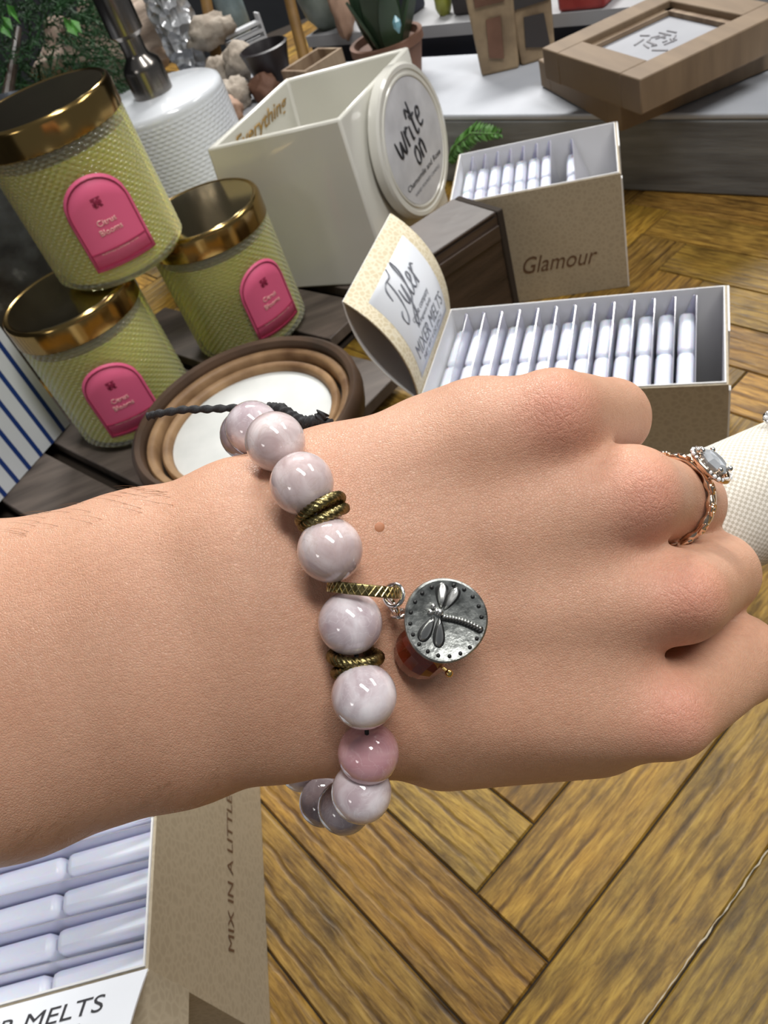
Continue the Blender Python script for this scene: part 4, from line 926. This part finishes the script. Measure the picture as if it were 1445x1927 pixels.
# white shelf far behind
q0, q1 = hit(560, 80, .10), hit(1200, 24, .10); ex = (q1-q0).normalized(); ey = Vector((-ex.y, ex.x, 0)); ey = ey if ey.y > 0 else -ey; MSh = basis(ex, ey, (0, 0, 1), q0+ey*.018)
sh = thing('white_shelf', tuple(q0), 0, 'white shelf board at the back above the dark gap', 'shelf'); LL = (q1-q0).length
obj('shelf_board', MB().box((-.0, 0, -.014), (LL+.5, .30, 0), MSh), m_shelf, sh)
obj('dark_base', MB().box((.0, .006, -.0996), (LL+.5, .30, -.0145), MSh), m_navy, sh)
def onshelf(px, py): p = hit(px, py, .10); return p, W2C(p)[2]/F
p, s_ = onshelf(600, 66); o = obj('sage_vase', MB().lathe([(.001, 0), (24*s_, 0), (42*s_, 26*s_), (50*s_, 62*s_), (46*s_, 92*s_), (42*s_, 92*s_), (40*s_, 60*s_), (.001, 20*s_)], 40, Matrix.Translation(p+ey*.03)), m_sage, smooth=60); tag(o, 'speckled sage green bowl on the white shelf, behind the golden post', 'bowl')
p, s_ = onshelf(655, 62); o = obj('peach_stone', lump(MB(), p+Vector((0, 0, 45*s_)), (20*s_, 18*s_, 52*s_), 24, .2, 2, None, 9), m_peach, smooth=180); tag(o, 'peach coloured pointed stone left of the dark leafy plant', 'stone')
p, s_ = onshelf(822, 40); o = obj('yellow_green_leaf_jar', lump(MB(), p+ey*.02+Vector((0, 0, 25*s_)), (16*s_, 14*s_, 30*s_), 20, .1, 2, None, 4), m_lemon, smooth=180); tag(o, 'small yellow green glass piece on the shelf beside the dark plant', 'ornament')
for (x, y, a, b2, mm_, lab) in ((866, 36, 26, 40, m_bagdark, 'dark mottled packet on the shelf left of the kraft bags'), (1085, 28, 48, 26, m_redpkg, 'red packet on the white shelf behind the frames'), (740, 44, 30, 60, m_navy, 'dark packet on the shelf behind the leafy plant')):
    p, s_ = onshelf(x, y); o = obj('packet', MB().box((-a*s_, .01, 0), (a*s_, .05, b2*s_*1.4), basis(ex, ey, (0, 0, 1), p)), mm_, bevel=.004); tag(o, lab, 'packet', 'packets on the back shelf')
# open pale wooden box
p, s_ = bg(600, 158); MBx = Matrix.Translation(p)@Matrix.Rotation(.55, 4, 'Z'); wbx = thing('pale_wooden_box', tuple(p), 0, 'small open pale wooden box just behind the planter rim', 'box')
a, b2, h2 = 50*s_, 34*s_, 44*s_
for n0, q in (('side_wall', ((-a, -b2, 0), (a, -b2+.004, h2))), ('side_wall', ((-a, b2-.004, 0), (a, b2, h2))), ('end_wall', ((-a, -b2+.004, 0), (-a+.004, b2-.004, h2))), ('end_wall', ((a-.004, -b2+.004, 0), (a, b2-.004, h2))), ('bottom', ((-a+.004, -b2+.004, 0), (a-.004, b2-.004, .004)))): obj(n0, MB().box(*q, MBx), m_boxwood, wbx, bevel=.0008)
# dark leafy plant in brown pot
p, s_ = bg(745, 150); pp = thing('leafy_pot_plant', tuple(p), 0, 'dark green broad leaved plant in a brown pot behind the planter', 'plant')
obj('pot', MB().lathe([(.001, 0), (50*s_, 0), (64*s_, 58*s_), (68*s_, 60*s_), (68*s_, 74*s_), (60*s_, 74*s_), (56*s_, 62*s_), (.001, 60*s_)], 40, Matrix.Translation(p)), m_terra, pp, smooth=40)
for i in range(13):
    a = i*2.4; r_ = (12+22*(i % 3))*s_; b0_ = p+Vector((math.cos(a)*r_*.6, math.sin(a)*r_*.6, 62*s_)); tip = p+Vector((math.cos(a)*r_*1.6, math.sin(a)*r_*1.2, (150+18*(i % 4))*s_)); u_ = Vector((math.cos(a+1.4), math.sin(a+1.4), 0))
    P = []; Q = []
    for j in range(9): t_ = j/8; c_ = b0_.lerp(tip, t_); w_ = 19*s_*math.sin(math.pi*min(1, .25+.75*t_))*(1 if t_ < .95 else .3)+.0004; P.append(c_-u_*w_); Q.append(c_+u_*w_)
    obj('leaf', MB().sheet(P, Q, .003), m_snake, pp, smooth=60)
p, s_ = bg(748, 118, .13); o = obj('blue_gem', MB().lathe([(.0005, -16*s_), (8*s_, -4*s_), (8*s_, 6*s_), (.0005, 16*s_)], 6, Matrix.Translation(HP(747, 46, W2C(bg(745, 150)[0])[2]*.90))), m_cyan, pp, smooth=0)
o['label'] = 'pale blue gem pick'
# kraft bags
for (x, y, wd_, ht, rot, lab, drk) in ((943, 140, 44, 165, -.45, 'front kraft bag with window and creased side, standing left of the frames', 0), (1010, 120, 40, 150, -.25, 'rear kraft bag with a dark printed band beside the frames', 1)):
    p, s_ = bg(x, y-12); Mg = Matrix.Translation(p)@Matrix.Rotation(rot, 4, 'Z'); a, b2, h2 = wd_*s_, 24*s_, ht*s_
    t_ = thing('kraft_bag', tuple(p), 0, lab, 'bag', 'kraft bags on the bench')
    obj('bag_body', MB().prism([Mg@Vector(v) for v in ((-a*.8, -b2, 0), (a*.8, -b2, 0), (a*.8, b2, 0), (-a*.8, b2, 0))], [Mg@Vector(v) for v in ((-a, -b2*.3, h2), (a, -b2*.3, h2), (a, b2*.3, h2), (-a, b2*.3, h2))]), m_bag, t_, smooth=0, bevel=.003)
    def fz(x_, z_, o_=.0012): return Mg@Vector((x_*a, -b2*(1-.7*z_)-o_, z_*h2))
    if drk:
        mb = MB().prism([fz(-.86, .62), fz(.86, .62), fz(.90, .76), fz(-.90, .76)], [fz(-.86, .62, .002), fz(.86, .62, .002), fz(.90, .76, .002), fz(-.90, .76, .002)]).prism([fz(-.5, .2), fz(.6, .12), fz(.5, .5), fz(-.4, .52)], [fz(-.5, .2, .002), fz(.6, .12, .002), fz(.5, .5, .002), fz(-.4, .52, .002)])
    else: mb = MB().prism([fz(-.6, .68), fz(.6, .68), fz(.65, .98), fz(-.65, .98)], [fz(-.6, .68, .002), fz(.6, .68, .002), fz(.65, .98, .002), fz(-.65, .98, .002)]).prism([fz(-.35, .18), fz(.25, .14), fz(.35, .55), fz(-.25, .55)], [fz(-.35, .18, .002), fz(.25, .14, .002), fz(.35, .55, .002), fz(-.25, .55, .002)])
    obj('bag_print', mb, m_bagdark if drk else m_terra, t_, smooth=0)
# stacked frames
def frame(Np, Lp, Rp, z1, h_, bw, rlen, name, lab, pic):
    N_, L_, R_ = hit(*Np, z1), hit(*Lp, z1), hit(*Rp, z1); ey = (L_-N_); ly = ey.length; ey.normalize(); ex = (R_-N_); ex = (ex-ex.dot(ey)*ey).normalized()
    Mf = basis(ex, ey, ex.cross(ey), N_); sg = 1 if ex.cross(ey).z > 0 else -1
    t_ = thing(name, tuple(N_), 0, lab, 'frame')
    z0_, z1_ = (-h_, 0) if sg > 0 else (0, h_)
    lx = rlen
    for q in (((0, 0), (lx, bw)), ((0, ly-bw), (lx, ly)), ((0, bw), (bw, ly-bw)), ((lx-bw, bw), (lx, ly-bw))): obj('frame_rail', MB().box((*q[0], z0_), (*q[1], z1_), Mf), m_frame, t_, bevel=.0012)
    for q in (((bw, bw), (lx-bw, bw+.006)), ((bw, ly-bw-.006), (lx-bw, ly-bw)), ((bw, bw), (bw+.006, ly-bw)), ((lx-bw-.006, bw), (lx-bw, ly-bw))):
        za, zb = (-.010, -.006) if sg > 0 else (.006, .010); obj('inner_lip', MB().box((*q[0], za), (*q[1], zb), Mf), m_boxwood, t_)
    if pic:
        za, zb = (-.014, -.0105) if sg > 0 else (.0105, .014); pr = obj('print_sheet', MB().box((bw, bw, za), (lx-bw, ly-bw, zb), Mf), m_print, t_)
        cx_, cy_ = lx*.50, ly*.5; mb = MB()
        zt_ = (zb+.0002) if sg > 0 else (za-.0002)
        for i in range(16): 
            a = i*.9; mb.tube([Mf@Vector((cx_+.010*math.cos(a)*(i % 3+1)*.6, cy_+.012*math.sin(a)*(i % 4+1)*.5, zt_)), Mf@Vector((cx_+.012*math.cos(a+.6)*(i % 3+1)*.6, cy_+.014*math.sin(a+.6)*(i % 4+1)*.5, zt_))], .0010, 5)
        obj('faint_motif', mb, m_printink, pr)
    return Mf, ly
frame((1166, 192), (1012, 112), (1425, 70), .102, .026, .024, .15, 'wooden_tray', 'lower brown wooden frame of the stack, corner over the bench edge', False)
frame((1204, 150), (1019, 90), (1445, 34), .132, .0285, .027, .148, 'framed_print', 'upper brown wooden frame holding a pale grey print with a faint motif', True)
# fern tip beside the plaque
fn_ = thing('fern_frond', tuple(hit(846, 300, .002)), 0, 'small green fern frond poking out behind the round plaque', 'fern')
P = [hit(838, 305, .02), hit(855, 275, .05), hit(885, 250, .065), hit(938, 252, .065)]; mb = MB(); Q = []
for i in range(3):
    for j in range(8): t_ = j/8; Q.append(P[i].lerp(P[i+1], t_))
Q.append(P[-1])
for i, q in enumerate(Q):
    k = .35+.65*math.sin(math.pi*min(1, i/len(Q)*.9+.1))
    for sgn_ in (1, -1):
        for rep in range(2): leaf(mb, q, Vector(R@np.array([.5, .75*sgn_, -.2])), .016*k, .0030)
obj('leaflets', mb, m_fern, fn_, smooth=0, fix=False)['kind'] = 'stuff'; obj('stalk', MB().tube(Q, .0008, 6), m_fern, fn_)
